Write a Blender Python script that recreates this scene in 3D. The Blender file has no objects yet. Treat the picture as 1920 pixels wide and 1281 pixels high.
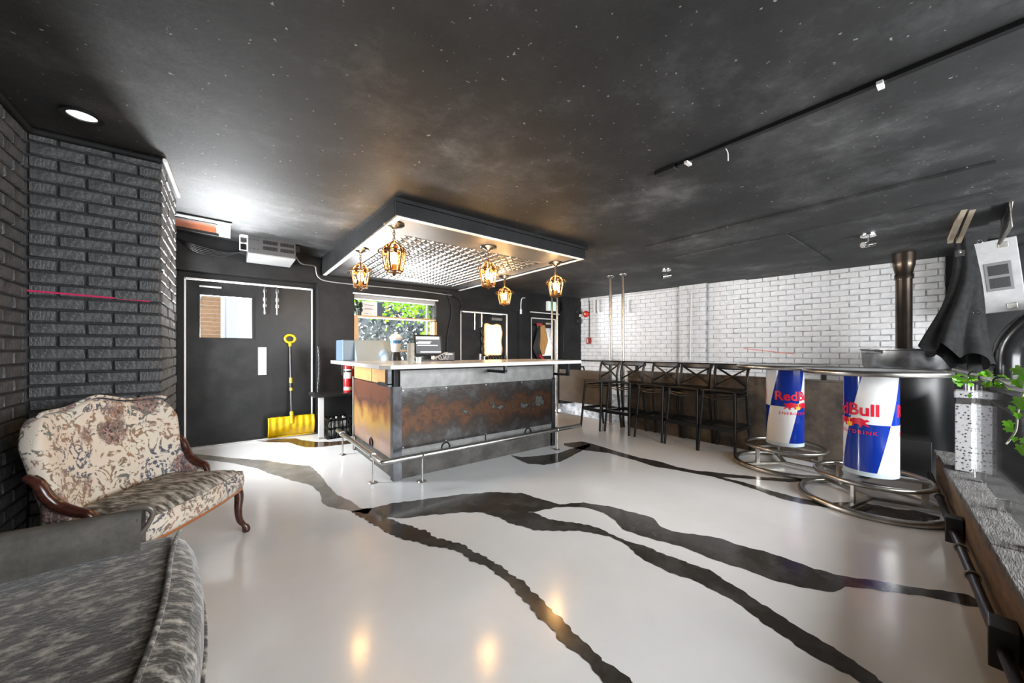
import bpy, bmesh, math, random
from mathutils import Vector, Matrix
random.seed(7)
PI=math.pi
sc=bpy.context.scene
COL=sc.collection
# ------------------------------------------------------------------ camera
FPX=680.0; CAMH=1.22; HY=657.0; CEIL=2.45
YAW=math.atan2(532,FPX)
FW=(math.sin(YAW),math.cos(YAW)); RT=(math.cos(YAW),-math.sin(YAW))
cam=bpy.data.cameras.new('camera'); cam.sensor_width=36; cam.lens=36*FPX/1920
cam.shift_y=(HY-640.5)/1920; cam.clip_start=.02
co=bpy.data.objects.new('camera',cam); COL.objects.link(co)
co.location=(0,0,CAMH); co.rotation_euler=(PI/2,0,-YAW); sc.camera=co
def ray(px,py):
    u=(px-960)/FPX; return (FW[0]+u*RT[0],FW[1]+u*RT[1],(HY-py)/FPX)
def atZ(px,py,z=0):
    r=ray(px,py); t=(z-CAMH)/r[2]; return (t*r[0],t*r[1],z)
def atD(px,py,d):
    r=ray(px,py); return (d*r[0],d*r[1],CAMH+d*r[2])
def onY(px,py,Y):
    r=ray(px,py); t=Y/r[1]; return (t*r[0],Y,CAMH+t*r[2])
# ------------------------------------------------------------------ world and lights
w=bpy.data.worlds.new('sky'); sc.world=w; w.use_nodes=True
w.node_tree.nodes['Background'].inputs[0].default_value=(.90,.95,1,1)
w.node_tree.nodes['Background'].inputs[1].default_value=.6
def area(name,loc,target,sx,sy,power,col=(.95,.98,1)):
    l=bpy.data.lights.new(name,'AREA'); l.shape='RECTANGLE'; l.size=sx; l.size_y=sy; l.energy=power; l.color=col
    o=bpy.data.objects.new(name,l); COL.objects.link(o); o.location=loc
    o.rotation_euler=(Vector(target)-Vector(loc)).to_track_quat('-Z','Y').to_euler(); return o
# daylight bounced off the bright ground outside the back windows
area('daylight_door',(.12,8.4,.84),(-.15,2.0,2.3),2.4,1.1,390)
area('daylight_bar_window',(2.3,7.6,.2),(2.2,5.0,2.2),2.4,1.2,230)
area('daylight_far_door',(5.2,7.3,.9),(6.4,3.5,1.9),1.2,1.0,130)
area('daylight_middle_door',(4.15,7.2,.7),(4.1,5.0,1.9),.9,.9,160)
# daylight through the storefront opening behind the camera
area('daylight_storefront',(3.6,-3.1,1.9),(3.6,3.0,1.2),5.0,1.8,205)
# fill light at an added, unseen side window behind the brick pillar
area('added_side_fill',(-1.5,5.0,1.25),(2.0,4.5,1.2),1.3,1.5,100)
vs=sc.view_settings; vs.view_transform='Standard'; vs.look='None'; vs.exposure=1.8; vs.gamma=1
# ------------------------------------------------------------------ materials
MATS={}
def mat(name,col,rough=.5,metal=0,col2=None,scale=8,detail=6,bump=0,bscale=None,emit=None,estr=0,stretch=None,lo=.35,hi=.65,spec=.5,rough2=None,coat=0):
    if name in MATS: return MATS[name]
    m=bpy.data.materials.new(name); m.use_nodes=True; nt=m.node_tree; N=nt.nodes; L=nt.links
    b=N['Principled BSDF']; b.inputs['Base Color'].default_value=(*col,1); b.inputs['Roughness'].default_value=rough
    b.inputs['Metallic'].default_value=metal; b.inputs['Specular IOR Level'].default_value=spec
    b.inputs['Coat Weight'].default_value=coat
    if emit: b.inputs['Emission Color'].default_value=(*emit,1); b.inputs['Emission Strength'].default_value=estr
    if col2 or bump or rough2 is not None:
        tc=N.new('ShaderNodeTexCoord'); mp=N.new('ShaderNodeMapping'); L.new(tc.outputs['Object'],mp.inputs[0])
        if stretch: mp.inputs['Scale'].default_value=stretch
        n=N.new('ShaderNodeTexNoise'); n.inputs['Scale'].default_value=scale; n.inputs['Detail'].default_value=detail; n.inputs['Roughness'].default_value=.65
        L.new(mp.outputs[0],n.inputs['Vector'])
        r=N.new('ShaderNodeMapRange'); r.inputs[1].default_value=lo; r.inputs[2].default_value=hi; L.new(n.outputs['Fac'],r.inputs[0])
        if col2:
            mx=N.new('ShaderNodeMix'); mx.data_type='RGBA'; mx.inputs[6].default_value=(*col,1); mx.inputs[7].default_value=(*col2,1)
            L.new(r.outputs[0],mx.inputs[0]); L.new(mx.outputs[2],b.inputs['Base Color'])
        if rough2 is not None:
            mr=N.new('ShaderNodeMapRange'); mr.inputs[3].default_value=rough; mr.inputs[4].default_value=rough2
            L.new(r.outputs[0],mr.inputs[0]); L.new(mr.outputs[0],b.inputs['Roughness'])
        if bump:
            n2=N.new('ShaderNodeTexNoise'); n2.inputs['Scale'].default_value=bscale or scale*4; n2.inputs['Detail'].default_value=5
            L.new(mp.outputs[0],n2.inputs['Vector'])
            bp=N.new('ShaderNodeBump'); bp.inputs['Strength'].default_value=bump; bp.inputs['Distance'].default_value=.01
            L.new(n2.outputs['Fac'],bp.inputs['Height']); L.new(bp.outputs[0],b.inputs['Normal'])
    MATS[name]=m; return m
def ramp(N,L,src,stops,interp='LINEAR'):
    r=N.new('ShaderNodeValToRGB'); r.color_ramp.interpolation=interp
    e=r.color_ramp.elements
    while len(e)<len(stops): e.new(.5)
    for k,(p,c) in enumerate(stops): e[k].position=p; e[k].color=(*c,1)
    L.new(src,r.inputs[0]); return r.outputs[0]
def glass(name,tint=(1,1,1),refl=.10,ior=1.3):
    m=bpy.data.materials.new(name); m.use_nodes=True; N=m.node_tree.nodes; L=m.node_tree.links
    N.remove(N['Principled BSDF']); o=N['Material Output']
    t=N.new('ShaderNodeBsdfTransparent'); t.inputs[0].default_value=(*tint,1)
    g=N.new('ShaderNodeBsdfGlossy'); g.inputs['Roughness'].default_value=.03
    mx=N.new('ShaderNodeMixShader'); lw=N.new('ShaderNodeFresnel'); lw.inputs[0].default_value=ior
    mm=N.new('ShaderNodeMath'); mm.operation='MULTIPLY_ADD'; mm.inputs[1].default_value=.8; mm.inputs[2].default_value=refl*.2
    L.new(lw.outputs[0],mm.inputs[0]); L.new(mm.outputs[0],mx.inputs[0]); L.new(t.outputs[0],mx.inputs[1]); L.new(g.outputs[0],mx.inputs[2]); L.new(mx.outputs[0],o.inputs[0])
    MATS[name]=m; return m
GLASS=glass('window_glass',refl=.01,ior=1.08)
GLASS2=glass('balustrade_glass')
BLK=mat('black_wall_paint',(.011,.011,.0115),.5,col2=(.020,.020,.0205),spec=.2,scale=3,bump=.15,bscale=60)
BBRICK=mat('black_brick_paint',(.040,.040,.042),.38,col2=(.088,.088,.09),scale=9,bump=.9,bscale=38,rough2=.55)
BMORT=mat('black_mortar',(.018,.018,.019),.7,bump=.6,scale=20,bscale=60)
WBRICK=mat('white_brick_paint',(.80,.80,.80),.5,col2=(.66,.66,.67),scale=10,bump=.6,bscale=40)
WMORT=mat('white_mortar',(.60,.60,.61),.8,col2=(.20,.20,.21),scale=11,bump=.6)
STEEL=mat('brushed_steel',(.62,.61,.59),.28,1,col2=(.45,.44,.42),scale=25)
CHROME=mat('chrome',(.8,.8,.8),.12,1)
GALV=mat('worn_aluminium',(.58,.57,.54),.33,1,col2=(.36,.33,.29),scale=9)
BLKM=mat('black_metal',(.009,.009,.0095),.38)
BLKP=mat('black_plastic',(.009,.009,.0095),.45,bump=.1,bscale=90)
WPLAST=mat('white_plastic',(.78,.78,.77),.4)
WPAINT=mat('white_trim_paint',(.82,.82,.81),.4)
RED=mat('red_paint',(.42,.015,.02),.3)
YEL=mat('yellow_plastic',(.80,.52,.005),.35,col2=(.60,.36,.004),scale=12)
WOODL=mat('pale_wood',(.50,.30,.13),.5,col2=(.34,.19,.08),scale=5,stretch=(8,8,1))
MAHOG=mat('mahogany',(.075,.022,.014),.22,col2=(.03,.010,.007),scale=6,stretch=(3,3,9))
# floor: pale poured epoxy
FLOOR=mat('pale_epoxy',(.82,.83,.835),.13,col2=(.75,.76,.765),scale=1.2,rough2=.22,bump=.03,bscale=6)
VEIN=mat('dark_epoxy_vein',(.040,.035,.030),.14,col2=(.085,.078,.07),scale=5,lo=.45,hi=.75,rough2=.25)
VEING=mat('grey_epoxy_vein',(.33,.32,.29),.14,col2=(.20,.19,.17),scale=4,rough2=.25)
VEINB=mat('brown_epoxy_vein',(.10,.055,.03),.14,col2=(.06,.035,.02),scale=6)
# ceiling: worn black paint
def ceiling_mat():
    m=mat('worn_black_ceiling',(.030,.030,.031),.66,spec=.3,bump=.12,scale=3,bscale=45)
    N=m.node_tree.nodes; L=m.node_tree.links; b=N['Principled BSDF']
    tc=N.new('ShaderNodeTexCoord')
    n=N.new('ShaderNodeTexNoise'); n.inputs['Scale'].default_value=1.3; n.inputs['Detail'].default_value=9; n.inputs['Roughness'].default_value=.7; L.new(tc.outputs['Object'],n.inputs['Vector'])
    c1=ramp(N,L,n.outputs['Fac'],[(.36,(.020,.020,.0205)),(.50,(.031,.031,.0315)),(.60,(.060,.060,.061)),(.70,(.13,.13,.13))])
    s=N.new('ShaderNodeTexNoise'); s.inputs['Scale'].default_value=36; s.inputs['Detail'].default_value=3; L.new(tc.outputs['Object'],s.inputs['Vector'])
    f=ramp(N,L,s.outputs['Fac'],[(.70,(0,0,0)),(.75,(1,1,1))])
    mx=N.new('ShaderNodeMix'); mx.data_type='RGBA'; mx.inputs[7].default_value=(.30,.30,.30,1); L.new(f,mx.inputs[0]); L.new(c1,mx.inputs[6]); L.new(mx.outputs[2],b.inputs['Base Color'])
    return m
CEILM=ceiling_mat()
def rust_mat():
    m=mat('rusted_steel_sheet',(.1,.1,.1),.32,.75,bump=.12,scale=5,bscale=60)
    N=m.node_tree.nodes; L=m.node_tree.links; b=N['Principled BSDF']
    tc=N.new('ShaderNodeTexCoord'); sx=N.new('ShaderNodeSeparateXYZ'); L.new(tc.outputs['Object'],sx.inputs[0])
    n=N.new('ShaderNodeTexNoise'); n.inputs['Scale'].default_value=4.5; n.inputs['Detail'].default_value=10; n.inputs['Roughness'].default_value=.72; L.new(tc.outputs['Object'],n.inputs['Vector'])
    # rust band around the middle height of the sheets
    d=N.new('ShaderNodeMath'); d.operation='SUBTRACT'; d.inputs[1].default_value=.57; L.new(sx.outputs[2],d.inputs[0])
    a=N.new('ShaderNodeMath'); a.operation='ABSOLUTE'; L.new(d.outputs[0],a.inputs[0])
    e=N.new('ShaderNodeMath'); e.operation='MULTIPLY_ADD'; e.inputs[1].default_value=-1.15; e.inputs[2].default_value=.27; L.new(a.outputs[0],e.inputs[0])
    s=N.new('ShaderNodeMath'); s.operation='ADD'; L.new(e.outputs[0],s.inputs[0]); L.new(n.outputs['Fac'],s.inputs[1])
    c=ramp(N,L,s.outputs[0],[(.30,(.12,.12,.118)),(.46,(.058,.056,.055)),(.58,(.036,.030,.027)),(.67,(.068,.038,.025)),(.75,(.105,.050,.026)),(.80,(.040,.027,.022)),(.86,(.15,.17,.17)),(.93,(.048,.038,.031))])
    L.new(c,b.inputs['Base Color']); return m
RUST=rust_mat()
def side_rust():
    m=mat('heat_tinted_steel_sheet',(.1,.1,.1),.34,.6,bump=.12,scale=5,bscale=60)
    N=m.node_tree.nodes; L=m.node_tree.links; b=N['Principled BSDF']
    tc=N.new('ShaderNodeTexCoord'); sx=N.new('ShaderNodeSeparateXYZ'); L.new(tc.outputs['Object'],sx.inputs[0])
    n=N.new('ShaderNodeTexNoise'); n.inputs['Scale'].default_value=5; n.inputs['Detail'].default_value=9; L.new(tc.outputs['Object'],n.inputs['Vector'])
    e=N.new('ShaderNodeMath'); e.operation='MULTIPLY_ADD'; e.inputs[1].default_value=.5; L.new(n.outputs['Fac'],e.inputs[0]); L.new(sx.outputs[2],e.inputs[2])
    c=ramp(N,L,e.outputs[0],[(.38,(.42,.30,.26)),(.55,(.40,.26,.20)),(.72,(.50,.30,.09)),(.84,(.30,.13,.06)),(.95,(.12,.06,.05)),(1,(.20,.08,.05))])
    L.new(c,b.inputs['Base Color']); return m
RUSTS=side_rust()
CONC=mat('stained_concrete',(.19,.145,.105),.7,col2=(.05,.042,.036),scale=3.2,bump=.4,bscale=25)
CONCG=mat('grey_concrete',(.10,.092,.083),.6,col2=(.04,.037,.033),scale=6,bump=.3)
BAND=mat('zinc_band',(.27,.27,.265),.45,.5,col2=(.18,.18,.176),scale=7)
STONE=mat('white_stone_top',(.78,.775,.76),.22,col2=(.68,.67,.65),scale=4)
TIN=mat('pressed_tin',(.33,.325,.318),.30,1)
# ------------------------------------------------------------------ mesh helpers
class B:
    def __init__(s): s.v=[]; s.f=[]
    def add(s,v,f):
        o=len(s.v); s.v+= [tuple(p) for p in v]; s.f+=[tuple(i+o for i in q) for q in f]; return s
    def bx(s,x0,x1,y0,y1,z0,z1):
        return s.add([(x0,y0,z0),(x1,y0,z0),(x1,y1,z0),(x0,y1,z0),(x0,y0,z1),(x1,y0,z1),(x1,y1,z1),(x0,y1,z1)],
            [(3,2,1,0),(4,5,6,7),(0,1,5,4),(1,2,6,5),(2,3,7,6),(3,0,4,7)])
    def bar(s,a,b,w,h,up=(0,0,1)):
        a=Vector(a); b=Vector(b); d=(b-a).normalized(); u=Vector(up)
        if abs(d.dot(u))>.98: u=Vector((1,0,0))
        x=d.cross(u).normalized()*w/2; y=x.cross(d).normalized()*h/2
        return s.add([a-x-y,a+x-y,a+x+y,a-x+y,b-x-y,b+x-y,b+x+y,b-x+y],[(0,1,2,3),(7,6,5,4),(0,4,5,1),(1,5,6,2),(2,6,7,3),(3,7,4,0)])
    def tube(s,pts,r,n=8,closed=False):
        P=[Vector(p) for p in pts]; R=r if isinstance(r,(list,tuple)) else [r]*len(P); m=len(P); V=[]; up=None
        for i in range(m):
            a=P[i-1] if (i>0 or closed) else P[i]; b=P[(i+1)%m] if (i<m-1 or closed) else P[i]
            d=(b-a).normalized()
            if up is None:
                up=Vector((0,0,1)) if abs(d.z)<.9 else Vector((1,0,0))
            x=d.cross(up).normalized(); y=x.cross(d).normalized(); up=y
            for k in range(n):
                t=2*PI*k/n; V.append(P[i]+x*math.cos(t)*R[i]+y*math.sin(t)*R[i])
        F=[]
        for i in range(m if closed else m-1):
            j=(i+1)%m
            for k in range(n): F.append((i*n+k,i*n+(k+1)%n,j*n+(k+1)%n,j*n+k))
        if not closed: F.append(tuple(range(n))[::-1]); F.append(tuple((m-1)*n+k for k in range(n)))
        return s.add(V,F)
    def lathe(s,prof,n=24,c=(0,0,0),a0=0,a1=2*PI):
        V=[];F=[];m=len(prof); full=abs(a1-a0-2*PI)<1e-6; nn=n if full else n+1
        for (r,z) in prof:
            for k in range(nn):
                t=a0+(a1-a0)*k/n; V.append((c[0]+r*math.cos(t),c[1]+r*math.sin(t),c[2]+z))
        for i in range(m-1):
            for k in range(n):
                k2=(k+1)%nn; F.append((i*nn+k,i*nn+k2,(i+1)*nn+k2,(i+1)*nn+k))
        return s.add(V,F)
    def disc(s,c,r,n=24,up=1):
        V=[(c[0]+r*math.cos(2*PI*k/n),c[1]+r*math.sin(2*PI*k/n),c[2]) for k in range(n)]
        return s.add(V,[tuple(range(n)) if up>0 else tuple(range(n))[::-1]])
    def ring(s,c,R,r,n=40,m=8):
        return s.tube([(c[0]+R*math.cos(2*PI*k/n),c[1]+R*math.sin(2*PI*k/n),c[2]) for k in range(n)],r,m,True)
    def grid(s,fn,nu,nv):
        V=[fn(i/nu,j/nv) for j in range(nv+1) for i in range(nu+1)]
        return s.add(V,[(j*(nu+1)+i,j*(nu+1)+i+1,(j+1)*(nu+1)+i+1,(j+1)*(nu+1)+i) for j in range(nv) for i in range(nu)])
    def prism(s,poly,z0,z1):
        n=len(poly); return s.add([(p[0],p[1],z0) for p in poly]+[(p[0],p[1],z1) for p in poly],
            [tuple(range(n))[::-1],tuple(range(n,2*n))]+[(k,(k+1)%n,n+(k+1)%n,n+k) for k in range(n)])
    def xf(s,M): s.v=[tuple(M@Vector(p)) for p in s.v]; return s
    def mesh(s,name):
        me=bpy.data.meshes.new(name); me.from_pydata(s.v,[],s.f); 
        bm=bmesh.new(); bm.from_mesh(me); bmesh.ops.recalc_face_normals(bm,faces=bm.faces); bm.to_mesh(me); bm.free(); return me
def ob(name,b,m,parent=None,smooth=False,bevel=0,world=False,loc=None,rot=None,sub=0,solid=0):
    if world and parent is not None:
        b.v=[tuple(Vector(p)-parent.location) for p in b.v]
    me=b if isinstance(b,bpy.types.Mesh) else b.mesh(name)
    if m and not me.materials: me.materials.append(m)
    o=bpy.data.objects.new(name,me); COL.objects.link(o)
    if smooth: 
        for p in me.polygons: p.use_smooth=True
        if smooth!='all':
            try: me.set_sharp_from_angle(angle=math.radians(50))
            except Exception: pass
    if parent: o.parent=parent
    if loc: o.location=loc
    if rot: o.rotation_euler=rot
    if solid:
        d=o.modifiers.new('solid','SOLIDIFY'); d.thickness=solid; d.offset=0
    if bevel:
        d=o.modifiers.new('bevel','BEVEL'); d.width=bevel; d.segments=2; d.limit_method='ANGLE'
    if sub:
        d=o.modifiers.new('sub','SUBSURF'); d.levels=sub; d.render_levels=sub
    return o
def tag(o,label,cat=None,group=None,kind=None):
    if label: o['label']=label
    if cat: o['category']=cat
    if group: o['group']=group
    if kind: o['kind']=kind
    return o
def thing(name,label,cat,loc=(0,0,0),rotz=0,group=None,kind=None):
    o=bpy.data.objects.new(name,None); COL.objects.link(o); o.location=loc; o.rotation_euler=(0,0,rotz); o.empty_display_size=.1
    return tag(o,label,cat,group,kind)
def copy_tree(o,parent=None):
    c=o.copy(); COL.objects.link(c); c.parent=parent
    for ch in o.children: copy_tree(ch,c)
    return c
def curve(pts,n=6):   # Catmull-Rom
    P=[Vector(p) for p in pts]; out=[]
    for i in range(len(P)-1):
        a=P[max(i-1,0)]; b=P[i]; c=P[i+1]; d=P[min(i+2,len(P)-1)]
        for k in range(n):
            t=k/n; out.append(.5*((2*b)+(c-a)*t+(2*a-5*b+4*c-d)*t*t+(3*b-a-3*c+d)*t**3))
    out.append(P[-1]); return out
def text_mesh(s,size,bold=0,spacing=1.0):
    cu=bpy.data.curves.new('lettering','FONT'); cu.body=s; cu.size=size; cu.offset=bold; cu.align_x='CENTER'; cu.space_character=spacing; cu.resolution_u=4
    o=bpy.data.objects.new('lettering',cu); COL.objects.link(o)
    dg=bpy.context.evaluated_depsgraph_get(); me=bpy.data.meshes.new_from_object(o.evaluated_get(dg)); bpy.data.objects.remove(o); return me
#PART2
# ------------------------------------------------------------------ room shell
def cz(x,y):
    sx=min(max((3.5-x)/4,0),1); sy=min(max((y-3.2)/2.85,0),1)
    return CEIL+.22*sx*sy
def struct(name,b,m,label,cat,parent=None,**k):
    o=ob(name,b,m,parent,**k); return tag(o,label,cat,None,'structure')
YB=5.9
fl=struct('floor',B().bx(-1.6,5.16,-2.6,6.4,-.12,0),FLOOR,'pale glossy poured floor with dark meandering veins','floor')
struct('stair_floor',B().bx(5.16,8.2,-2.6,6.4,-1.2,-1.1),CONC,'dark lower level floor behind the concrete ledge','floor')
# veins traced on the floor
def A(x,y): return (300+x/2.1333,780+y/2.1333)
def Bc(x,y): return (1000+x/2.087,780+y/2.087)
def Cc(x,y): return (320+x/5.333,780+y/5.333)
def resample(pts,n):
    P=[Vector(p) for p in pts]; L=[0]
    for i in range(1,len(P)): L.append(L[-1]+(P[i]-P[i-1]).length)
    out=[];j=0
    for k in range(n):
        t=L[-1]*k/(n-1)
        while j<len(P)-2 and L[j+1]<t: j+=1
        q=(t-L[j])/max(L[j+1]-L[j],1e-6); out.append(P[j].lerp(P[j+1],min(q,1)))
    return out
def vein(up,lo,m,label,n=90,z=.0012,jit=.006):
    U=resample([atZ(*p) for p in up],n); D=resample([atZ(*p) for p in lo],n)
    U=[p for p in U]; b=B(); V=[]
    rows=4
    for k in range(n):
        a,c=U[k].copy(),D[k].copy(); w=(a-c)
        ph=k*.9
        s=jit*(math.sin(ph*.7)+math.sin(ph*1.9+1)+random.uniform(-.8,.8))*.6
        t=jit*(math.sin(ph*.6+2)+math.sin(ph*1.7)+random.uniform(-.8,.8))*.6
        if w.length>1e-4: d=w.normalized(); a+=d*s; c+=d*t
        for r in range(rows):
            q=a.lerp(c,r/(rows-1)); V.append((q.x,q.y,z))
    F=[(k*rows+r,(k+1)*rows+r,(k+1)*rows+r+1,k*rows+r+1) for k in range(n-1) for r in range(rows-1)]
    b.add(V,F); o=ob('epoxy_vein',b,m,fl); o['label']=label; return o
v=lambda f,l:[f(*p) for p in l]
vein(v(A,[(100,148),(300,170),(420,178),(530,195),(600,200),(640,235),(670,275),(700,310),(770,345),(800,370),(850,368)]),
     v(A,[(110,168),(280,188),(380,208),(450,235),(540,262),(610,280),(640,310),(650,350),(690,370),(760,380),(830,395)]),VEING,'washed grey vein in the floor')
vein(v(A,[(765,382),(850,368),(930,350),(1050,335),(1200,315),(1330,305),(1450,310),(1530,335),(1600,355)])+v(Bc,[(150,342),(200,340),(300,355),(400,380),(470,400),(500,435),(550,455),(650,465),(730,480),(820,510),(900,530),(1000,560),(1100,600),(1200,625),(1300,640),(1400,655),(1480,670),(1600,685),(1700,700),(1780,740),(1808,760)]),
     v(A,[(768,388),(820,402),(900,407),(980,410),(1100,395),(1200,388),(1300,385),(1360,388),(1500,385),(1590,365)])+v(Bc,[(150,357),(210,360),(270,378),(320,410),(350,445),(420,470),(500,490),(570,510),(650,540),(740,575),(850,610),(930,640),(1020,665),(1100,683),(1180,690),(1220,670),(1330,680),(1450,695),(1550,710),(1680,740),(1740,748),(1808,764)]),VEIN,'long dark vein in the floor',160)
vein(v(A,[(1290,372),(1400,378),(1500,388)])+v(Bc,[(60,405),(150,418),(220,428),(280,450),(350,486),(430,508),(520,545),(620,580),(700,610),(760,650),(840,700),(940,765),(1050,835),(1150,895),(1230,940),(1300,995),(1370,1046),(1480,1120)]),
     v(A,[(1290,388),(1350,405),(1400,430),(1480,452)])+v(Bc,[(0,447),(70,452),(160,450),(230,458),(300,475),(355,497),(400,540),(460,580),(540,615),(640,650),(720,690),(800,735),(850,770),(920,830),(1010,880),(1080,935),(1150,975),(1230,1010),(1290,1046),(1400,1120)]),VEIN,'dark vein running to the front of the floor',140,z=.0016)
vein(v(A,[(770,384),(900,405),(950,425),(1060,460),(1110,490),(1200,510),(1260,545),(1320,575),(1400,630),(1460,670),(1520,730),(1580,790),(1650,860),(1720,930),(1780,980),(1860,1040),(1890,1069),(1960,1140)]),
     v(A,[(772,388),(880,450),(940,485),(1020,505),(1100,525),(1190,540),(1240,580),(1300,600),(1380,655),(1440,720),(1500,790),(1560,850),(1600,900),(1660,945),(1720,1000),(1760,1050),(1785,1069),(1850,1140)]),VEIN,'streaky dark vein towards the centre front',140,z=.002,jit=.008)
vein(v(Bc,[(120,108),(190,100),(240,112),(330,140),(420,165),(500,180),(560,200),(640,215),(700,220),(800,232),(900,240),(1050,250)]),
     v(Bc,[(120,116),(200,135),(290,145),(400,175),(480,200),(560,212),(650,230),(720,240),(850,247),(1000,260),(1050,256)]),VEIN,'thin dark vein in front of the stools')
vein(v(Bc,[(700,232),(830,262),(920,290),(1000,312),(1080,330),(1140,345),(1200,338),(1300,342),(1420,365),(1500,372),(1590,395)]),
     v(Bc,[(700,238),(820,272),(900,300),(980,328),(1060,345),(1150,360),(1300,385),(1420,410),(1500,418),(1590,405)]),VEIN,'dark vein passing under the round table base',z=.0016)
vein(v(A,[(1405,158),(1440,165),(1500,162),(1590,150),(1650,130),(1720,112)]),v(A,[(1410,163),(1470,192),(1540,196),(1600,185),(1650,160),(1720,122)]),VEIN,'short dark vein at the end of the bar',50)
vein(v(Cc,[(865,232),(1000,230),(1250,225),(1300,240),(1450,260),(1600,260),(1840,240)]),v(Cc,[(870,255),(1000,265),(1180,265),(1270,295),(1350,315),(1500,312),(1650,295),(1840,275)]),VEINB,'brown vein below the yellow shovel',60)
# ceiling
cb=B(); 
cb.grid(lambda u,q:(-1.7+u*10,-2.7+q*8.7,cz(-1.7+u*10,-2.7+q*8.7)),50,44)
V2=[(x,y,z+.12) for x,y,z in cb.v]; n0=len(cb.v); f0=list(cb.f); cb.v+=V2; cb.f+=[tuple(i+n0 for i in q) for q in f0]
ceil=struct('ceiling',cb,CEILM,'worn black painted ceiling with white scuffs','ceiling',smooth='all')
cb=B().bx(3.9,8.0,-.08,2.42,CEIL-.022,CEIL-.002); p=ob('ceiling_panel',cb,CEILM,ceil)
ob('ceiling_panel',B().bx(4.55,6.4,1.2,2.42,CEIL-.036,CEIL-.02),CEILM,ceil)
cb=B().bx(4.56,4.6,-.08,2.0,CEIL-.03,CEIL-.021); ob('seam_batten',cb,CEILM,ceil)
# back wall with openings
def wall_y(y0,y1,x0,x1,z1,holes):
    xs=sorted({x0,x1,*[h[0] for h in holes],*[h[1] for h in holes]}); b=B()
    for a,c in zip(xs,xs[1:]):
        segs=[(h[2],h[3]) for h in holes if h[0]<=a+1e-6 and h[1]>=c-1e-6]; z=0
        for s0,s1 in sorted(segs):
            if s0>z: b.bx(a,c,y0,y1,z,s0)
            z=s1
        b.bx(a,c,y0,y1,z,z1)
    return b
OP1=(-.50,1.03,0,2.20); WIN=(1.53,2.91,.94,2.09); OP2=(3.36,4.82,0,2.03); OP3=(5.10,5.98,0,2.02)
wb=struct('wall_back',wall_y(YB,6.4,-1.6,8.2,2.9,[OP1,WIN,OP2,OP3]),BLK,'flat black wall with doors and window behind the bar','wall')
# left wall, pillar, wall past the pillar
def brick_meshes(l,h,d,n=5,key=''):
    out=[]
    for k in range(n):
        b=B().bx(-l/2,l/2,-d/2,d/2,-h/2,h/2); me=bpy.data.meshes.new('brick'+key); me.from_pydata(b.v,[],b.f)
        bm=bmesh.new(); bm.from_mesh(me); bmesh.ops.bevel(bm,geom=bm.edges,offset=.006,segments=1,affect='EDGES')
        for q in bm.verts: q.co+=Vector((random.uniform(-.0022,.0022),random.uniform(-.002,.002),random.uniform(-.0022,.0022)))
        bmesh.ops.recalc_face_normals(bm,faces=bm.faces); bm.to_mesh(me); bm.free(); out.append(me)
    return out
def bricks(parent,o,ang,length,z0,z1,bl,ch,m,proud,phase=0,off=None,limit=300,key='',breaks=()):
    """brick face starting at o running along direction ang; the face looks to the right-hand side of ang."""
    dx,dy=math.cos(ang),math.sin(ang); nx,ny=dy,-dx
    mort=.010; D=.05; full=brick_meshes(bl-mort,ch-mort,D,5,key)
    for me in full: me.materials.append(m)
    lst=[]; nrow=int((z1-z0)/ch+.5)
    for r in range(nrow):
        z=z0+(r+.5)*ch
        if z+ch/2>z1+.01: break
        u=-(bl/2 if (r+phase)%2 else 0)
        while u<length-1e-3:
            a_=max(u,0); c_=min(u+bl,length); u+=bl
            cuts=[a_]+[k for k in breaks if a_<k<c_]+[c_]
            for a,c in zip(cuts,cuts[1:]):
                if c-a<.03: continue
                s=(c-a-mort)/(bl-mort); mid=(a+c)/2; e=proud+random.uniform(-.004,.004)+(off(mid) if off else 0)-D/2
                lst.append((o[0]+dx*mid+nx*e,o[1]+dy*mid+ny*e,z,s))
    lst.sort(key=lambda t:t[0]**2+t[1]**2+(t[2]-1.4)**2)
    for (x,y,z,s) in lst[:limit]:
        q=bpy.data.objects.new('brick',random.choice(full)); COL.objects.link(q); q.parent=parent
        q.location=Vector((x,y,z))-parent.location; q.rotation_euler=(random.uniform(-.006,.006),random.uniform(-.006,.006),ang); q.scale=(s,1,1)
    if len(lst)>limit:
        b=B()
        for (x,y,z,s) in lst[limit:]:
            hx=(bl-mort)/2*s; t=B().bx(-hx,hx,-D/2,D/2,-(ch-mort)/2,(ch-mort)/2).xf(Matrix.Translation((x,y,z))@Matrix.Rotation(ang,4,'Z')); b.add(t.v,t.f)
        q=ob('far_bricks',b,m,parent,world=True); q['kind']='stuff'
wl=struct('wall_left',B().bx(-1.1,-.885,-2.6,3.3,0,2.5),BMORT,'black painted brick wall at the left edge','wall')
bricks(wl,(-.885,2.2),PI/2,1.02,0,2.45,.215,.0715,BBRICK,.012,limit=300,key='_left')
pil=struct('wall_pillar',B().bx(-.9,-.350,3.234,4.02,0,2.5),BMORT,'black painted brick pillar behind the floral settee','wall')
bricks(pil,(-.874,3.234),0,.53,.02,2.45,.215,.0715,BBRICK,.014,limit=120,key='_front')
bricks(pil,(-.350,3.228),PI/2,.79,.02,2.45,.215,.0715,BBRICK,.014,phase=1,limit=170,key='_side')
mk=B(); 
mk.bar((-.93,3.2195,1.552),(-.39,3.2185,1.530),.003,.010); o=ob('pink_paint_streak',mk,mat('pink_paint',(.55,.01,.09),.5),pil,world=True); o['label']='thin pink streak painted across the bricks'
ws=struct('wall_side',B().bx(-.75,-.52,4.02,4.3,0,2.75).bx(-.75,-.52,5.75,5.9,0,2.75).bx(-.75,-.52,4.3,5.75,0,.55).bx(-.75,-.52,4.3,5.75,2.3,2.75),BLK,'narrow black wall between pillar and double door','wall')
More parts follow.
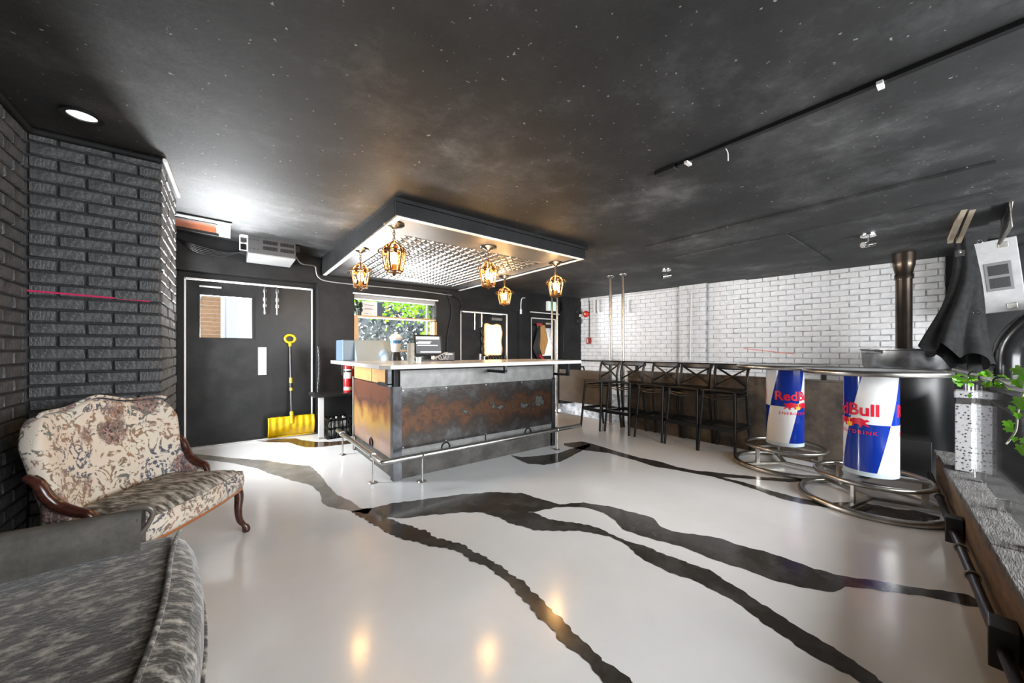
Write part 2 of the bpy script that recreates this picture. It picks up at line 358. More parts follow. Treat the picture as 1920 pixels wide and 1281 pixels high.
W2=thing('added_side_window','added unseen side window for fill light behind the brick pillar','window',(-.6,5.0,.55),kind='structure')  # unseen window, added to let light reach the left side of the bar
ob('pane',B().bx(-.64,-.634,4.3,5.75,.55,2.3),GLASS,W2,world=True)
for q in (B().bx(-.66,-.61,4.3,4.35,.55,2.3),B().bx(-.66,-.61,5.7,5.75,.55,2.3),B().bx(-.66,-.61,4.35,5.7,.55,.6),B().bx(-.66,-.61,4.35,5.7,2.25,2.3)): ob('frame',q,BLK,W2,world=True)
# small trim at ceiling of left wall and pillar
t=B().tube([(-.86,1.6,2.43),(-.86,3.2,2.43)],.018,8); struct('trim_1',t,BLK,'black moulding along the top of the left wall','trim',smooth=True)
t=B().tube([(-.86,3.205,2.43),(-.33,3.205,2.43),],.018,8); struct('trim_2',t,BLK,'black moulding along the top of the pillar front','trim',smooth=True)
t=B().tube([(-.322,3.2,2.435),(-.322,4.02,2.48)],.014,8); struct('trim_3',t,WPAINT,'moulding along the top of the pillar side, coloured white as if lit','trim',smooth=True)  # white colour stands in for light falling on this moulding
# white brick wall on the right
P0=Vector((6.60,5.9,0)); P1=Vector((7.29,.24,0)); dW=(P1-P0); LW=dW.length; aW=math.atan2(dW.y,dW.x)
def on_white(px):
    r=ray(px,600); n=Vector((-dW.y,dW.x)).normalized(); t=(P0.x*n.x+P0.y*n.y)/(r[0]*n.x+r[1]*n.y); q=Vector((r[0]*t,r[1]*t)); return (q-P0.xy).dot(dW.xy.normalized())
up0,up1=on_white(1276),on_white(1327)
def wallpt(u,e,z): 
    d=dW.normalized(); return Vector((P0.x+d.x*u+d.y*e,P0.y+d.y*u-d.x*e,z))
wr=B(); 
def wslab(b,u0,u1,e0,e1,z0,z1):
    c=[wallpt(u0,e0,0),wallpt(u1,e0,0),wallpt(u1,e1,0),wallpt(u0,e1,0)]; return b.prism([(p.x,p.y) for p in c],z0,z1)
wslab(wr,-.5,LW,-.25,0,-1.2,2.5); wslab(wr,up0,up1,0,.07,-1.2,2.5)
wright=struct('wall_right',wr,WMORT,'white painted brick wall along the stairwell','wall')
bricks(wright,(P0.x,P0.y),aW,LW,.25,2.45,.213,.0846,WBRICK,.006,off=lambda u:.07 if up0<=u<=up1 else 0,limit=300,key='_white',breaks=(up0,up1))
mk=B(); a=on_white(1395); c=on_white(1490); mk.bar(wallpt(a,.012,1.25),wallpt(c,.012,1.16),.003,.012); o=ob('orange_paint_streak',mk,mat('orange_paint',(.75,.22,.15),.6),wright,world=True)
wslab(b:=B(),LW,LW+3.0,-.25,.02,-1.2,2.5); struct('wall_right_dark',b,BLK,'black wall beyond the end of the white bricks','wall')
# storefront wall behind the camera, with a wide window opening
struct('wall_front',wall_y(-2.75,-2.6,-1.1,8.2,2.6,[(.9,6.4,.75,2.25)]),BLK,'black wall behind the viewpoint with a wide window opening','wall')
# black blocks at the edges of the back room corner
struct('wall_corner',B().bx(6.02,6.62,5.78,5.9,0,2.5),BLK,'black wall end beside the white bricks','wall')
# concrete ledge and curb
led=struct('ledge',B().bx(5.01,5.16,.72,3.42,-.3,.885),CONC,'stained brown concrete ledge wall behind the bar stools','ledge',bevel=.006)
ob('cap',B().bx(5.00,5.17,.72,3.42,.885,.895),CONC,led)
def curb_y(x): return .10+(x-4.0)*.118
cu=B(); 
pts=[(x,curb_y(x)) for x in (1.6,5.0)]; 
cu.prism([pts[0],pts[1],(pts[1][0],pts[1][1]-.26),(pts[0][0],pts[0][1]-.26)],0,.30)
curb=struct('ledge_curb',cu,mat('rough_brown_timber',(.20,.12,.06),.7,col2=(.09,.055,.03),scale=4,stretch=(1,6,6),bump=.3),'low rough timber curb along the right edge of the floor','curb')
tm=mat('weathered_grey_timber',(.16,.155,.15),.75,col2=(.05,.048,.046),scale=9,stretch=(1,5,1),bump=.7,bscale=30)
x=1.6
while x<4.95:
    l=min(.38+random.uniform(-.05,.05),4.97-x)
    e=random.uniform(-.006,.006)
    q=B().prism([(x+.004,curb_y(x)+.012+e),(x+l-.004,curb_y(x+l)+.012+e),(x+l-.004,curb_y(x+l)-.27),(x+.004,curb_y(x)-.27)],.30,.335+random.uniform(-.003,.004)); ob('cap_block',q,tm,curb,bevel=.005); x+=l
q=B().tube([(x,curb_y(x)+.045,.12) for x in (1.7,2.6,3.3,4.2,4.9)],.020,8); ob('conduit',q,BLKM,curb,smooth=True)
for x,s in ((2.28,.06),(3.50,.045)):
    q=B().bx(x-s,x+s,curb_y(x)+.004,curb_y(x)+.075,.05,.20); ob('junction_box',q,BLKM,curb,bevel=.004)
for x in (2.85,3.2,4.2): ob('conduit_strap',B().ring((0,0,0),.024,.005,14,6).xf(Matrix.Translation((x,curb_y(x)+.045,.12))@Matrix.Rotation(PI/2,4,'Y')),GALV,curb)
# ------------------------------------------------------------------ doors
def door_parts(name,label,x0,x1,ztop,y,splits,pane=None,trim=WPAINT,rj=.10):
    d=thing(name,label,'door',((x0+x1)/2,y,0),kind='structure')
    b=B().bx(x0-.10,x0,y-.06,y+.10,0,ztop+.10); ob('jamb',b,BLK,d,world=True)
    b=B().bx(x1,x1+rj,y-.06,y+.10,0,ztop+.10); ob('jamb',b,BLK,d,world=True)
    b=B().bx(x0,x1,y-.06,y+.10,ztop,ztop+.12); ob('head',b,BLK,d,world=True)
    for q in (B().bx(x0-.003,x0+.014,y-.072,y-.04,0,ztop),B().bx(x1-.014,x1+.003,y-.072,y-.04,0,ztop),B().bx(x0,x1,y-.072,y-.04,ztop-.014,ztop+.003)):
        ob('lit_weatherstrip',q,trim,d,world=True)  # weatherstrip coloured white for the daylight shining in the door gap
    xs=[x0+.012]+splits+[x1-.012]
    for k,(a,c) in enumerate(zip(xs,xs[1:])):
        hl=[pane] if pane and a<pane[0]<c else []
        b=B()
        if hl:
            p=hl[0]; b.bx(a+.0005,p[0],y-.03,y+.02,.012,ztop-.016); b.bx(p[1],c-.0005,y-.03,y+.02,.012,ztop-.016); b.bx(p[0],p[1],y-.03,y+.02,.012,p[2]); b.bx(p[0],p[1],y-.03,y+.02,p[3],ztop-.016)
        else: b.bx(a+.0005,c-.0005,y-.03,y+.02,.012,ztop-.016)
        lf=ob('door_leaf',b,BLKD,d,world=True)
        if hl:
            p=hl[0]; g=ob('pane',B().bx(p[0],p[1],y-.006,y,p[2],p[3]),GLASS,d,world=True)
            fr=B(); w=.022
            fr.bx(p[0]-w,p[0],y-.042,y-.03,p[2]-w,p[3]+w); fr.bx(p[1],p[1]+w,y-.042,y-.03,p[2]-w,p[3]+w); fr.bx(p[0],p[1],y-.042,y-.03,p[2]-w,p[2]); fr.bx(p[0],p[1],y-.042,y-.03,p[3],p[3]+w)
            ob('glazing_frame',fr,BLKD,d,world=True)
    return d
BLKD=mat('black_door_paint',(.011,.011,.0115),.35,col2=(.028,.028,.0285),spec=.3,scale=3.5,lo=.45,hi=.8,rough2=.5)
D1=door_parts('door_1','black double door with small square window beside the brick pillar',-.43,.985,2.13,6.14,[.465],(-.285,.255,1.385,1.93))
ob('threshold',B().bx(-.45,1.0,5.96,6.12,0,.022),STEEL,D1,world=True,bevel=.004)
ob('push_plate',B().bx(.325,.42,6.103,6.109,.88,1.26),WPLAST,D1,world=True)
for z in (.90,1.07,1.24):
    ob('screw',B().tube([(.372,6.10,z),(.372,6.104,z)],.006,8),GALV,D1,world=True)
for x in (.40,.545):
    r=ob('surface_bolt',B().tube([(x,6.085,1.72),(x,6.085,2.1)],.015,8),CHROME,D1,world=True)
    for z in (1.84,1.93,2.05): ob('bolt_guide',B().bx(x-.022,x+.022,6.078,6.11,z-.025,z+.025),CHROME,D1,world=True,bevel=.004)
ob('kick_bar',B().bx(-.29,-.07,6.09,6.11,2.03,2.05),WPLAST,D1,world=True)
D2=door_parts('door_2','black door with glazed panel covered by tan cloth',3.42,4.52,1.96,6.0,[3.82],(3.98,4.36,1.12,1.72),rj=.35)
for x in (3.74,3.90):
    ob('surface_bolt',B().tube([(x,5.95,1.62),(x,5.95,1.94)],.013,8),CHROME,D2,world=True)
    for z in (1.75,1.9): ob('bolt_guide',B().bx(x-.02,x+.02,5.94,5.97,z-.02,z+.02),CHROME,D2,world=True)
ob('door_closer',B().bx(4.12,4.38,5.92,5.97,1.82,1.87).tube([(4.14,5.93,1.90),(4.36,5.93,1.93)],.008,6),GALV,D2,world=True)
ob('pull_plate',B().bx(3.86,3.90,5.955,5.965,.95,1.15),WPLAST,D2,world=True)
CLOTH=mat('tan_cloth',(.70,.46,.25),.8,col2=(.58,.36,.18),scale=5,bump=.5,bscale=12,emit=None)
N=CLOTH.node_tree.nodes; L=CLOTH.node_tree.links
tl=N.new('ShaderNodeBsdfTranslucent'); tl.inputs[0].default_value=(.95,.66,.36,1); mxs=N.new('ShaderNodeMixShader'); mxs.inputs[0].default_value=.55
L.new(N['Principled BSDF'].outputs[0],mxs.inputs[1]); L.new(tl.outputs[0],mxs.inputs[2]); L.new(mxs.outputs[0],N['Material Output'].inputs[0])
c=B(); 
c.grid(lambda u,q:(3.95+u*.44+.012*math.sin(q*9),5.955-.018*abs(math.sin(u*9+q*4))-.01*math.sin(q*13+u*5),1.10+q*.64+.015*math.sin(u*11)),24,24)
tag(ob('cloth_cover',c,CLOTH,smooth='all',solid=.006),'crumpled tan cloth hung over the middle door window','cloth')
c=B()
for k in range(9):
    u=k/8; x=3.93+u*.5
    c.tube(curve([(x,5.945,1.12),(x+random.uniform(-.05,.05),5.92,.95),(4.17+(x-4.17)*.5+random.uniform(-.04,.04),5.91,.78),(4.17+(x-4.17)*.4,5.93,.6)],5),[.028+.01*math.sin(j) for j in range(16)],6)
for z in (1.15,1.35,1.55,1.7): c.tube(curve([(3.93,5.95,z),(3.89+random.uniform(-.02,.02),5.935,z-.1),(3.93,5.94,z-.22)],5),.024,6)
tag(ob('bin_liner',c,BLKP,smooth='all'),'crumpled black plastic sheet bunched around the tan cloth','plastic sheet')
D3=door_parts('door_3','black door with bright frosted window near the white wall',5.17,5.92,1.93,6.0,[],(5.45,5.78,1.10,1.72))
ob('closer_arm',B().bx(5.6,5.8,5.93,5.97,1.80,1.84),GALV,D3,world=True)
ob('transom_strip',B().bx(5.1,5.98,5.885,5.90,2.035,2.055),WPAINT,D3,world=True)
c=B().grid(lambda u,q:(5.36+u*(.20+.10*math.sin(q*3.1)),5.945-.02*math.sin(u*5+q*6)**2,1.12+q*.66),12,20); tag(ob('amber_cloth',c,mat('amber_cloth',(.55,.30,.10),.8,bump=.4,scale=6),smooth='all',solid=.006),'amber cloth gathered beside the far door window','cloth')
c=B()
for k in range(6): c.tube(curve([(5.42,5.94,1.80),(5.30+k*.02,5.92,1.5),(5.24+k*.03,5.92,1.25),(5.38+k*.03,5.92,1.0)],5),.022,6)
tag(ob('bin_liner',c,BLKP,smooth='all'),'black plastic sheet tied with red tape on the far door','plastic sheet')
tag(ob('red_tape',B().bx(5.30,5.46,5.89,5.905,1.76,1.81),RED),'upper red tape strip on the far door plastic','tape'); tag(ob('red_tape',B().bar((5.36,5.885,1.12),(5.52,5.885,.98),.03,.05),RED),'lower red tape strip on the far door plastic','tape')
# ------------------------------------------------------------------ bar window
W1=thing('window_1','wide bar window looking onto bright ivy','window',(2.22,5.9,.94),kind='structure')
x0,x1,z0,z1=WIN
fr=B().bx(x0,x1,5.95,6.05,z1-.06,z1); ob('head',fr,mat('grey_frame',(.35,.35,.36),.5),W1,world=True)
ob('jamb',B().bx(x0,x0+.055,5.88,6.06,z0,1.74),WOODL,W1,world=True)
ob('jamb',B().bx(x1-.05,x1,5.88,6.06,z0,1.72),WOODL,W1,world=True)
ob('sill',B().bx(x0,x1,5.80,6.06,z0,z0+.03),WOODL,W1,world=True)
ob('pane',B().bx(x0,x1,6.058,6.064,z0,z1),GLASS,W1,world=True)
ob('mullion',B().bx(2.79,2.82,6.04,6.07,z0,z1),mat('grey_frame',(0,0,0)),W1,world=True)
ob('lower_rail',B().bx(x0,x1,5.86,6.04,1.20,1.225),WOODL,W1,world=True)
tr=B().bx(x0-.02,x1+.03,5.885,5.90,z1,z1+.022); ob('trim_strip',tr,WPAINT,W1,world=True)
sh=tag(ob('window_shelf',B().bx(x0,x1-.06,5.80,6.03,1.735,1.758),WOODL),'narrow wooden shelf across the bar window','shelf')
nt=B().bx(1.72,1.99,5.98,5.985,1.775,2.0); n=thing('notice_board','white notice with dark edge leaning on the window shelf','notice',(1.9,5.98,1.758))
ob('sheet',B().bx(1.66,1.90,5.975,5.98,1.76,2.0),WPLAST,n,world=True); ob('dark_board',B().bx(1.90,1.985,5.975,5.98,1.76,1.995),mat('dark_blue',(.03,.045,.09),.5),n,world=True)
for k,(z,l) in enumerate(((1.94,.15),(1.885,.12),(1.87,.15),(1.80,.06))): ob('print_line',B().bx(1.70,1.70+l,5.973,5.975,z,z+.006),mat('print_ink',(.25,.12,.14),.6),n,world=True)
LEAFG=mat('ivy_leaf',(.10,.34,.015),.4,col2=(.32,.55,.02),scale=4)
def leafmesh(name,s,m):
    pts=[(0,0),(.30,-.16),(.62,-.05),(.52,.22),(.88,.38),(.50,.52),(.32,.86),(0,1.15),(-.32,.86),(-.50,.52),(-.88,.38),(-.52,.22),(-.62,-.05),(-.30,-.16)]
    V=[(0,.45*s,-.05*s)]+[(x*s*.62,y*s*.9,.10*s*(abs(x)**1.3)-.04*s*y) for x,y in pts]; n=len(pts)
    me=bpy.data.meshes.new(name); me.from_pydata(V,[],[(0,1+k,1+(k+1)%n) for k in range(n)]); me.materials.append(m); return me
def leaves_stuff(name,spots,s,m,label,cat,rng):
    lm=leafmesh('l',s,m); b=B()
    for p in spots:
        M=Matrix.Translation(p)@Matrix.Rotation(rng.uniform(-1,1),4,'Y')@Matrix.Rotation(PI/2+rng.uniform(-.9,.9),4,'X')@Matrix.Rotation(rng.uniform(0,6.28),4,'Z')@Matrix.Scale(rng.uniform(.6,1.3),4)
        b.add([M@v.co for v in lm.vertices],[tuple(q.vertices) for q in lm.polygons])
    return tag(ob(name,b,m),label,cat,None,'stuff')
rg=random.Random(3)
sp=[(rg.uniform(1.5,3.05),rg.uniform(6.12,6.4),2.12-abs(rg.gauss(0,.17))*(1.3 if 1.9<k/100<2.6 else 1)) for k in range(330)]+[(rg.gauss(2.92,.05),rg.uniform(6.1,6.3),rg.uniform(1.3,2.1)) for k in range(120)]
leaves_stuff('hanging_ivy',sp,.055,LEAFG,'bright green ivy hanging over the top of the bar window','ivy',rg)
sp=[(rg.uniform(2.0,5.5),rg.uniform(9.0,10.0),rg.uniform(.0,3.3)) for k in range(5000)]
leaves_stuff('garden_hedge',sp,.10,mat('hedge_leaf',(.06,.08,.06),.6,col2=(.20,.24,.27),scale=3),'leafy hedge standing outside the bar window','hedge',rg)
# outside the double door: brick house and bright beam
hs=thing('brick_house','orange brick house seen through the double door window','building',(-1.2,11.5,0))
ob('wall',B().bx(-3.2,-.15,11.4,11.8,0,3.10),mat('orange_brick',(.42,.24,.12),.8,col2=(.30,.17,.09),scale=14),hs,world=True)
rows=B()
for r in range(20): rows.bx(-3.2,-.15,11.392,11.4,1.2+r*.10,1.212+r*.10)
ob('mortar_courses',rows,mat('grey_mortar',(.5,.45,.4),.8),hs,world=True)
ob('eave',B().bx(-3.3,.6,11.0,11.9,3.10,3.75),WPLAST,hs,world=True)
ob('drainpipe',B().tube([(-.35,11.35,3.1),(-.75,11.35,2.0)],.07,8).tube([(.05,11.2,0),(.05,11.2,3.2)],.12,8),mat('pale_blue_metal',(.55,.62,.72),.4),hs,world=True)
tag(ob('parked_car',B().grid(lambda u,q:(-2.6+u*2.1,10.4+q*.9,.7+1.15*math.sin(PI*u)**.5*(.6+.4*math.sin(PI*q))),16,6),mat('blue_car_paint',(.14,.24,.45),.25),smooth='all'),'blue car roof outside the double door','car')
struct('ground_outside',B().bx(-9,16,6.4,22,-.25,-.02),mat('bright_paving',(.7,.7,.7),.8,col2=(.6,.6,.6),scale=3),'pale paving outside the back doors','ground')
#PART3
# ------------------------------------------------------------------ canopy over the bar
CX0,CX1,CY0,CY1=1.07,3.37,2.88,5.88; CZ=2.315
CAN=thing('ceiling_canopy','black boxed canopy with pressed tin panel hung over the bar','canopy',(2.2,4.3,CZ))
GREYSOF=mat('grey_satin_soffit',(.075,.075,.078),.45,col2=(.11,.108,.105),scale=2.5)
for nm,b in (('fascia',B().bx(CX0,CX1,CY0,CY0+.05,CZ,CEIL+.03)),('fascia',B().bx(CX0,CX0+.05,CY0+.05,CY1,CZ,CEIL+.2)),('fascia',B().bx(CX1-.05,CX1,CY0+.05,CY1,CZ,CEIL+.03)),('fascia',B().bx(CX0,CX1,CY1-.05,CY1,CZ,CEIL+.2))):
    ob(nm,b,BLK,CAN,world=True,bevel=.004)
ob('upper_moulding',B().bx(CX0-.02,CX1+.02,CY0-.02,CY0,CEIL-.03,CEIL+.01),BLK,CAN,world=True)
for b in (B().bx(CX0+.012,CX1-.012,CY0+.012,CY0+.055,CZ-.006,CZ+.0),B().bx(CX0+.012,CX0+.055,CY0+.055,CY1-.05,CZ-.006,CZ),B().bx(CX1-.055,CX1-.012,CY0+.055,CY1-.05,CZ-.006,CZ)):
    ob('edge_strip',b,WPAINT,CAN,world=True)
TX0,TX1,TY0,TY1=1.34,3.14,3.40,5.60
for b in (B().bx(CX0+.05,CX1-.05,CY0+.05,TY0,CZ+.018,CZ+.03),B().bx(CX0+.05,CX1-.05,TY1,CY1-.05,CZ+.018,CZ+.03),B().bx(CX0+.05,TX0,TY0,TY1,CZ+.018,CZ+.03),B().bx(TX1,CX1-.05,TY0,TY1,CZ+.018,CZ+.03)):
    ob('soffit_board',b,GREYSOF,CAN,world=True)
# embossed tin tiles, face down
def tin_tile(s):
    n=24
    def h(u,q):
        e=min(u,1-u,q,1-q)
        if e<.03: return -.004
        k=3; a=(u*k)%1; c=(q*k)%1; d=min(a,1-a,c,1-c)
        r=math.hypot(a-.5,c-.5)
        return -.016*min(d/.16,1)+(.018*max(0,1-r/.30))
    b=B().grid(lambda u,q:((u-.5)*s,(q-.5)*s,h(u,q)),n,n); me=b.mesh('tin_tile'); me.materials.append(TIN); return me
nx,ny=6,7; sx=(TX1-TX0)/nx; sy=(TY1-TY0)/ny; tm_=tin_tile(1.0)
for i in range(nx):
    for j in range(ny):
        o=bpy.data.objects.new('tin_tile',tm_); COL.objects.link(o); o.parent=CAN; o.scale=(sx,sy,1)
        o.location=Vector((TX0+(i+.5)*sx,TY0+(j+.5)*sy,CZ+.026))-CAN.location
        o.rotation_euler=(random.uniform(-.012,.012),random.uniform(-.012,.012),0)
# ------------------------------------------------------------------ lanterns
BRONZE=mat('aged_bronze',(.16,.085,.035),.35,.9,col2=(.26,.14,.06),scale=30)
BULB=mat('warm_bulb',(1,.7,.3),.3,emit=(1,.64,.28),estr=60)
PEWTER=mat('pewter_rose',(.35,.34,.33),.25,1,col2=(.12,.12,.12),scale=40)
AMBER=glass('amber_glass',(1,.90,.66),.2)
def make_lantern(label):
    t=thing('pendant_lantern',label,'lantern',group='filigree lanterns over the bar')
    rose=B().lathe([(0,0),(.062,0),(.066,-.008),(.058,-.016),(.045,-.018),(.04,-.026),(.02,-.034),(.012,-.05),(0,-.05)],20)
    r=ob('ceiling_rose',rose,PEWTER,t,smooth=True)
    ob('flutes',B().tube([(0,0,0),(0,0,.001)],.001,3),PEWTER,r) if False else None
    for k in range(4):
        z=-.062-k*.024; M=Matrix.Translation((0,0,z))@Matrix.Rotation(PI/2*(k%2),4,'Z')@Matrix.Rotation(PI/2,4,'X')
        ob('chain_link',B().ring((0,0,0),.010,.0028,12,5).xf(M@Matrix.Diagonal((.75,1.45,1,1))),BRONZE,t,smooth=True)
    Z=-.155
    # crown: six curved ribs
    for k in range(6):
        a=2*PI*k/6; ca,sa=math.cos(a),math.sin(a)
        ob('crown_rib',B().tube([(r*ca,r*sa,Z-h) for r,h in ((.008,0),(.022,.018),(.05,.04),(.066,.07),(.070,.095))],.0055,6),BRONZE,t,smooth=True)
        ob('side_bar',B().tube([(.072*ca,.072*sa,Z-.09),(.070*ca,.070*sa,Z-.13),(.062*ca,.062*sa,Z-.19),(.05*ca,.05*sa,Z-.265)],[.006,.005,.005,.006],6),BRONZE,t,smooth=True)
        sc_=[((.078+.018*math.sin(q*.9))*1,Z-.085-.03*math.cos(q*.75)-.012*q/4) for q in range(7)]
        ob('scroll',B().tube([(r*ca,r*sa,z) for r,z in sc_],.0048,5),BRONZE,t,smooth=True)
        a2=a+PI/6; c2,s2=math.cos(a2),math.sin(a2)
        for (rr,zz,s) in ((.060,Z-.075,.020),(.062,Z-.105,.016),(.045,Z-.045,.014),(.048,Z-.268,.013)):
            lf=B().add([(rr*c2-s*s2,rr*s2+s*c2,zz),(rr*c2*1.12,rr*s2*1.12,zz+s*.9),(rr*c2+s*s2,rr*s2-s*c2,zz),(rr*c2*1.05,rr*s2*1.05,zz-s*.9),(rr*c2*.9,rr*s2*.9,zz)],[(0,1,4),(1,2,4),(2,3,4),(3,0,4)])
            ob('leaf_ornament',lf,BRONZE,t)
        ob('glass_panel',B().add([(.060*math.cos(a+.12),.060*math.sin(a+.12),Z-.10),(.060*math.cos(a+.93),.060*math.sin(a+.93),Z-.10),(.045*math.cos(a+.93),.045*math.sin(a+.93),Z-.26),(.045*math.cos(a+.12),.045*math.sin(a+.12),Z-.26)],[(0,1,2,3)]),AMBER,t)
    ob('upper_band',B().ring((0,0,Z-.095),.070,.006,24,6),BRONZE,t,smooth=True)
    ob('lower_band',B().ring((0,0,Z-.265),.050,.007,24,6),BRONZE,t,smooth=True)
    ob('finial',B().lathe([(0,0),(.03,-.004),(.02,-.012),(.008,-.018),(.012,-.028),(0,-.036)],12,(0,0,Z-.268)),BRONZE,t,smooth=True)
    ob('socket',B().lathe([(0,-.20),(.016,-.20),(.016,-.262),(0,-.262)],12,(0,0,Z)),BRONZE,t)
    ob('bulb',B().lathe([(.0,-.085),(.009,-.10),(.020,-.125),(.024,-.15),(.020,-.175),(.012,-.2)],14,(0,0,Z)),BULB,t,smooth='all')
    l=bpy.data.lights.new('lantern_glow','POINT'); l.energy=3; l.color=(1,.56,.22); l.shadow_soft_size=.02
    lo=bpy.data.objects.new('lantern_glow',l); COL.objects.link(lo); lo.parent=t; lo.location=(0,0,Z-.08)
    return t
L0=None
for lab,(x,y) in (('lit filigree lantern at the near corner of the canopy, largest of the five',(1.15,3.157)),('lit filigree lantern at the left far side of the canopy, above the fire extinguisher',(1.144,4.16)),('lit filigree lantern midway along the canopy front edge',(2.2,3.226)),('lit filigree lantern at the right front end of the canopy',(3.27,3.28)),('smallest looking lit lantern, hanging in front of the tan cloth door',(3.27,4.36))):
    if L0 is None: L0=make_lantern(lab); o=L0
    else: o=copy_tree(L0); o['label']=lab
    o.location=(x,y,CZ+.018); o.rotation_euler.z=random.uniform(0,1); o.scale=(1.38,1.38,1)
    if lab.startswith('lit filigree lantern at the near'): pass
# ------------------------------------------------------------------ bar
BAR=thing('bar_counter','island bar clad in rusted steel sheets with zinc band and concrete plinth','bar',(2.25,3.9,0))
bx0,bx1,by0,by1=1.21,3.30,3.33,4.72
ob('plinth',B().bx(bx0+.02,bx1-.02,by0+.02,by1,0,.19),CONCG,BAR,world=True,bevel=.004)
ob('core',B().bx(bx0+.02,bx1-.02,by0+.02,by1,.19,1.05),BLK,BAR,world=True)
for a,c in ((bx0+.07,2.235),(2.245,bx1-.05)):
    ob('kick_strip',B().bx(a,c,by0+.004,by0+.02,.19,.285),BAND,BAR,world=True,bevel=.002)
ob('front_sheet',B().bx(bx0+.075,bx1-.05,by0,by0+.02,.285,.855),RUST,BAR,world=True,bevel=.002)
ob('front_band',B().bx(bx0+.06,bx1-.03,by0-.004,by0+.02,.855,1.03),BAND,BAR,world=True,bevel=.002)
ob('side_sheet',B().bx(bx0,bx0+.02,by0+.075,by1-.03,.30,.875),RUSTS,BAR,world=True,bevel=.002)
ob('side_kick',B().bx(bx0+.004,bx0+.02,by0+.075,by1-.03,.19,.298),RUSTS,BAR,world=True)
DKST=mat('dark_blued_steel',(.10,.105,.115),.3,.8,col2=(.05,.05,.055),scale=8)
ob('corner_angle',B().bx(bx0-.006,bx0+.075,by0-.006,by0,.0,.88).bx(bx0-.006,bx0,by0,by0+.07,.0,.88),DKST,BAR,world=True)
ob('end_angle',B().bx(bx1-.055,bx1+.005,by0-.006,by0,.0,.87).bx(bx1,bx1+.006,by0,by0+.06,0,.87),DKST,BAR,world=True)
ob('far_angle',B().bx(bx0-.006,bx0,by1-.04,by1+.01,0,.9),BAND,BAR,world=True)
LIGHTW=mat('honey_wood',(.50,.29,.11),.4,col2=(.40,.22,.08),scale=4,stretch=(6,1,6))
for a,c in ((3.56,3.98),(4.0,4.66)): ob('wood_panel',B().bx(bx0-.002,bx0+.02,a,c,.885,1.04),LIGHTW,BAR,world=True,bevel=.003)
ob('wood_post',B().bx(bx0-.004,bx0+.03,3.40,3.46,.86,1.05),BLK,BAR,world=True)
for x in (1.1,2.27,3.34):   # brackets under the counter
    b=B().bx(x-.015,x+.015,3.0,by0,.98,1.01).bx(x-.015,x+.015,3.0,3.03,1.0,1.06) if x>1.2 and x<3.3 else B().bx(x-.015,x+.015,3.12,3.4,.90,.93).bx(x-.015,x+.015,3.12,3.16,.92,1.06)
    ob('bracket',b,DKST,BAR,world=True)
for x,z in ((1.75,.235),(2.85,.235)):
    ob('kick_ring',B().ring((0,0,0),.045,.008,20,6).xf(Matrix.Translation((x,by0-.004,z))@Matrix.Rotation(PI/2,4,'X')),DKST,BAR,world=True,smooth=True)
ob('kick_ring',B().ring((0,0,0),.045,.008,20,6).xf(Matrix.Translation((bx0-.004,4.0,.235))@Matrix.Rotation(PI/2,4,'Y')),DKST,BAR,world=True,smooth=True)
for x in (1.30,1.75,2.24,2.75,3.24):
    for z in (.84,.30): ob('screw',B().tube([(x,by0-.004,z),(x,by0+.002,z)],.007,8),GALV,BAR,world=True)
ct=B().prism([(.97,3.02),(1.04,2.93),(3.36,2.93),(3.36,3.86),(1.62,3.86),(1.62,4.78),(.97,4.78)],1.062,1.10)
o=ob('worktop',ct,STONE,BAR,world=True,bevel=.006); o['label']='white stone worktop'
FR=thing('foot_rail','polished steel foot rail around the island bar','foot rail',(1.05,3.17,0))
rail=[(1.05,4.80,.245),(1.05,3.4,.245),(1.05,3.2,.245),(1.055,3.175,.245),(1.08,3.17,.245),(1.3,3.17,.245),(3.60,3.17,.245)]
ob('rail',B().tube(rail,.024,12),STEEL,FR,world=True,smooth=True)
for (x,y) in ((1.05,4.55),(1.05,3.42),(1.42,3.17),(3.18,3.17)):
    ob('post',B().tube([(x,y,.008),(x,y,.23)],.009,8),STEEL,FR,world=True,smooth=True)
    ob('foot_flange',B().lathe([(0,.010),(.035,.008),(.04,0)],16,(x,y,0)),STEEL,FR,world=True)
    d=Matrix.Rotation(PI/2,4,'Y') if y<3.3 else Matrix.Rotation(PI/2,4,'X')
    ob('collar',B().ring((0,0,0),.027,.006,16,6).xf(Matrix.Translation((x,y,.245))@d),STEEL,FR,world=True,smooth=True)
# things on the bar
ib=thing('ice_bin','pale blue slanted-lid cooler on the bar beside the window','cooler',(1.30,4.45,1.10))
ob('body',B().bx(1.02,1.60,4.40,4.74,1.10,1.34),mat('slate_blue_panel',(.10,.15,.21),.35),ib,world=True,bevel=.01)
ob('slanted_front',B().add([(1.14,4.28,1.10),(1.60,4.28,1.10),(1.60,4.40,1.335),(1.14,4.40,1.335),(1.14,4.40,1.10),(1.60,4.40,1.10)],[(0,1,2,3),(0,3,4),(1,5,2),(0,4,5,1),(3,2,5,4)]),mat('pale_blue_steel',(.62,.74,.80),.18,.6),ib,world=True)
bl=thing('blender','white juicer with domed lid behind the cooler','blender',(1.78,4.55,1.10)); bl.location=(1.54,4.17,1.10)
ob('base',B().lathe([(0,0),(.06,0),(.055,.06),(.045,.10),(0,.10)],16),BLKP,bl,smooth=True); 
ob('jar',B().lathe([(.04,.10),(.05,.12),(.062,.24),(.06,.26)],18),mat('frosted_plastic',(.78,.84,.88),.35),bl,smooth=True)
ob('lid',B().lathe([(.07,.255),(.072,.27),(.05,.30),(.018,.315),(.012,.33),(0,.33)],18),mat('frosted_plastic',(.8,.8,.8)),bl,smooth=True)
ob('band',B().lathe([(.0635,.20),(.065,.235)],18),mat('blue_plastic',(.06,.22,.50),.4),bl)
def loc_on(px,Y,z): q=onY(px,600,Y); return (q[0],Y,z)
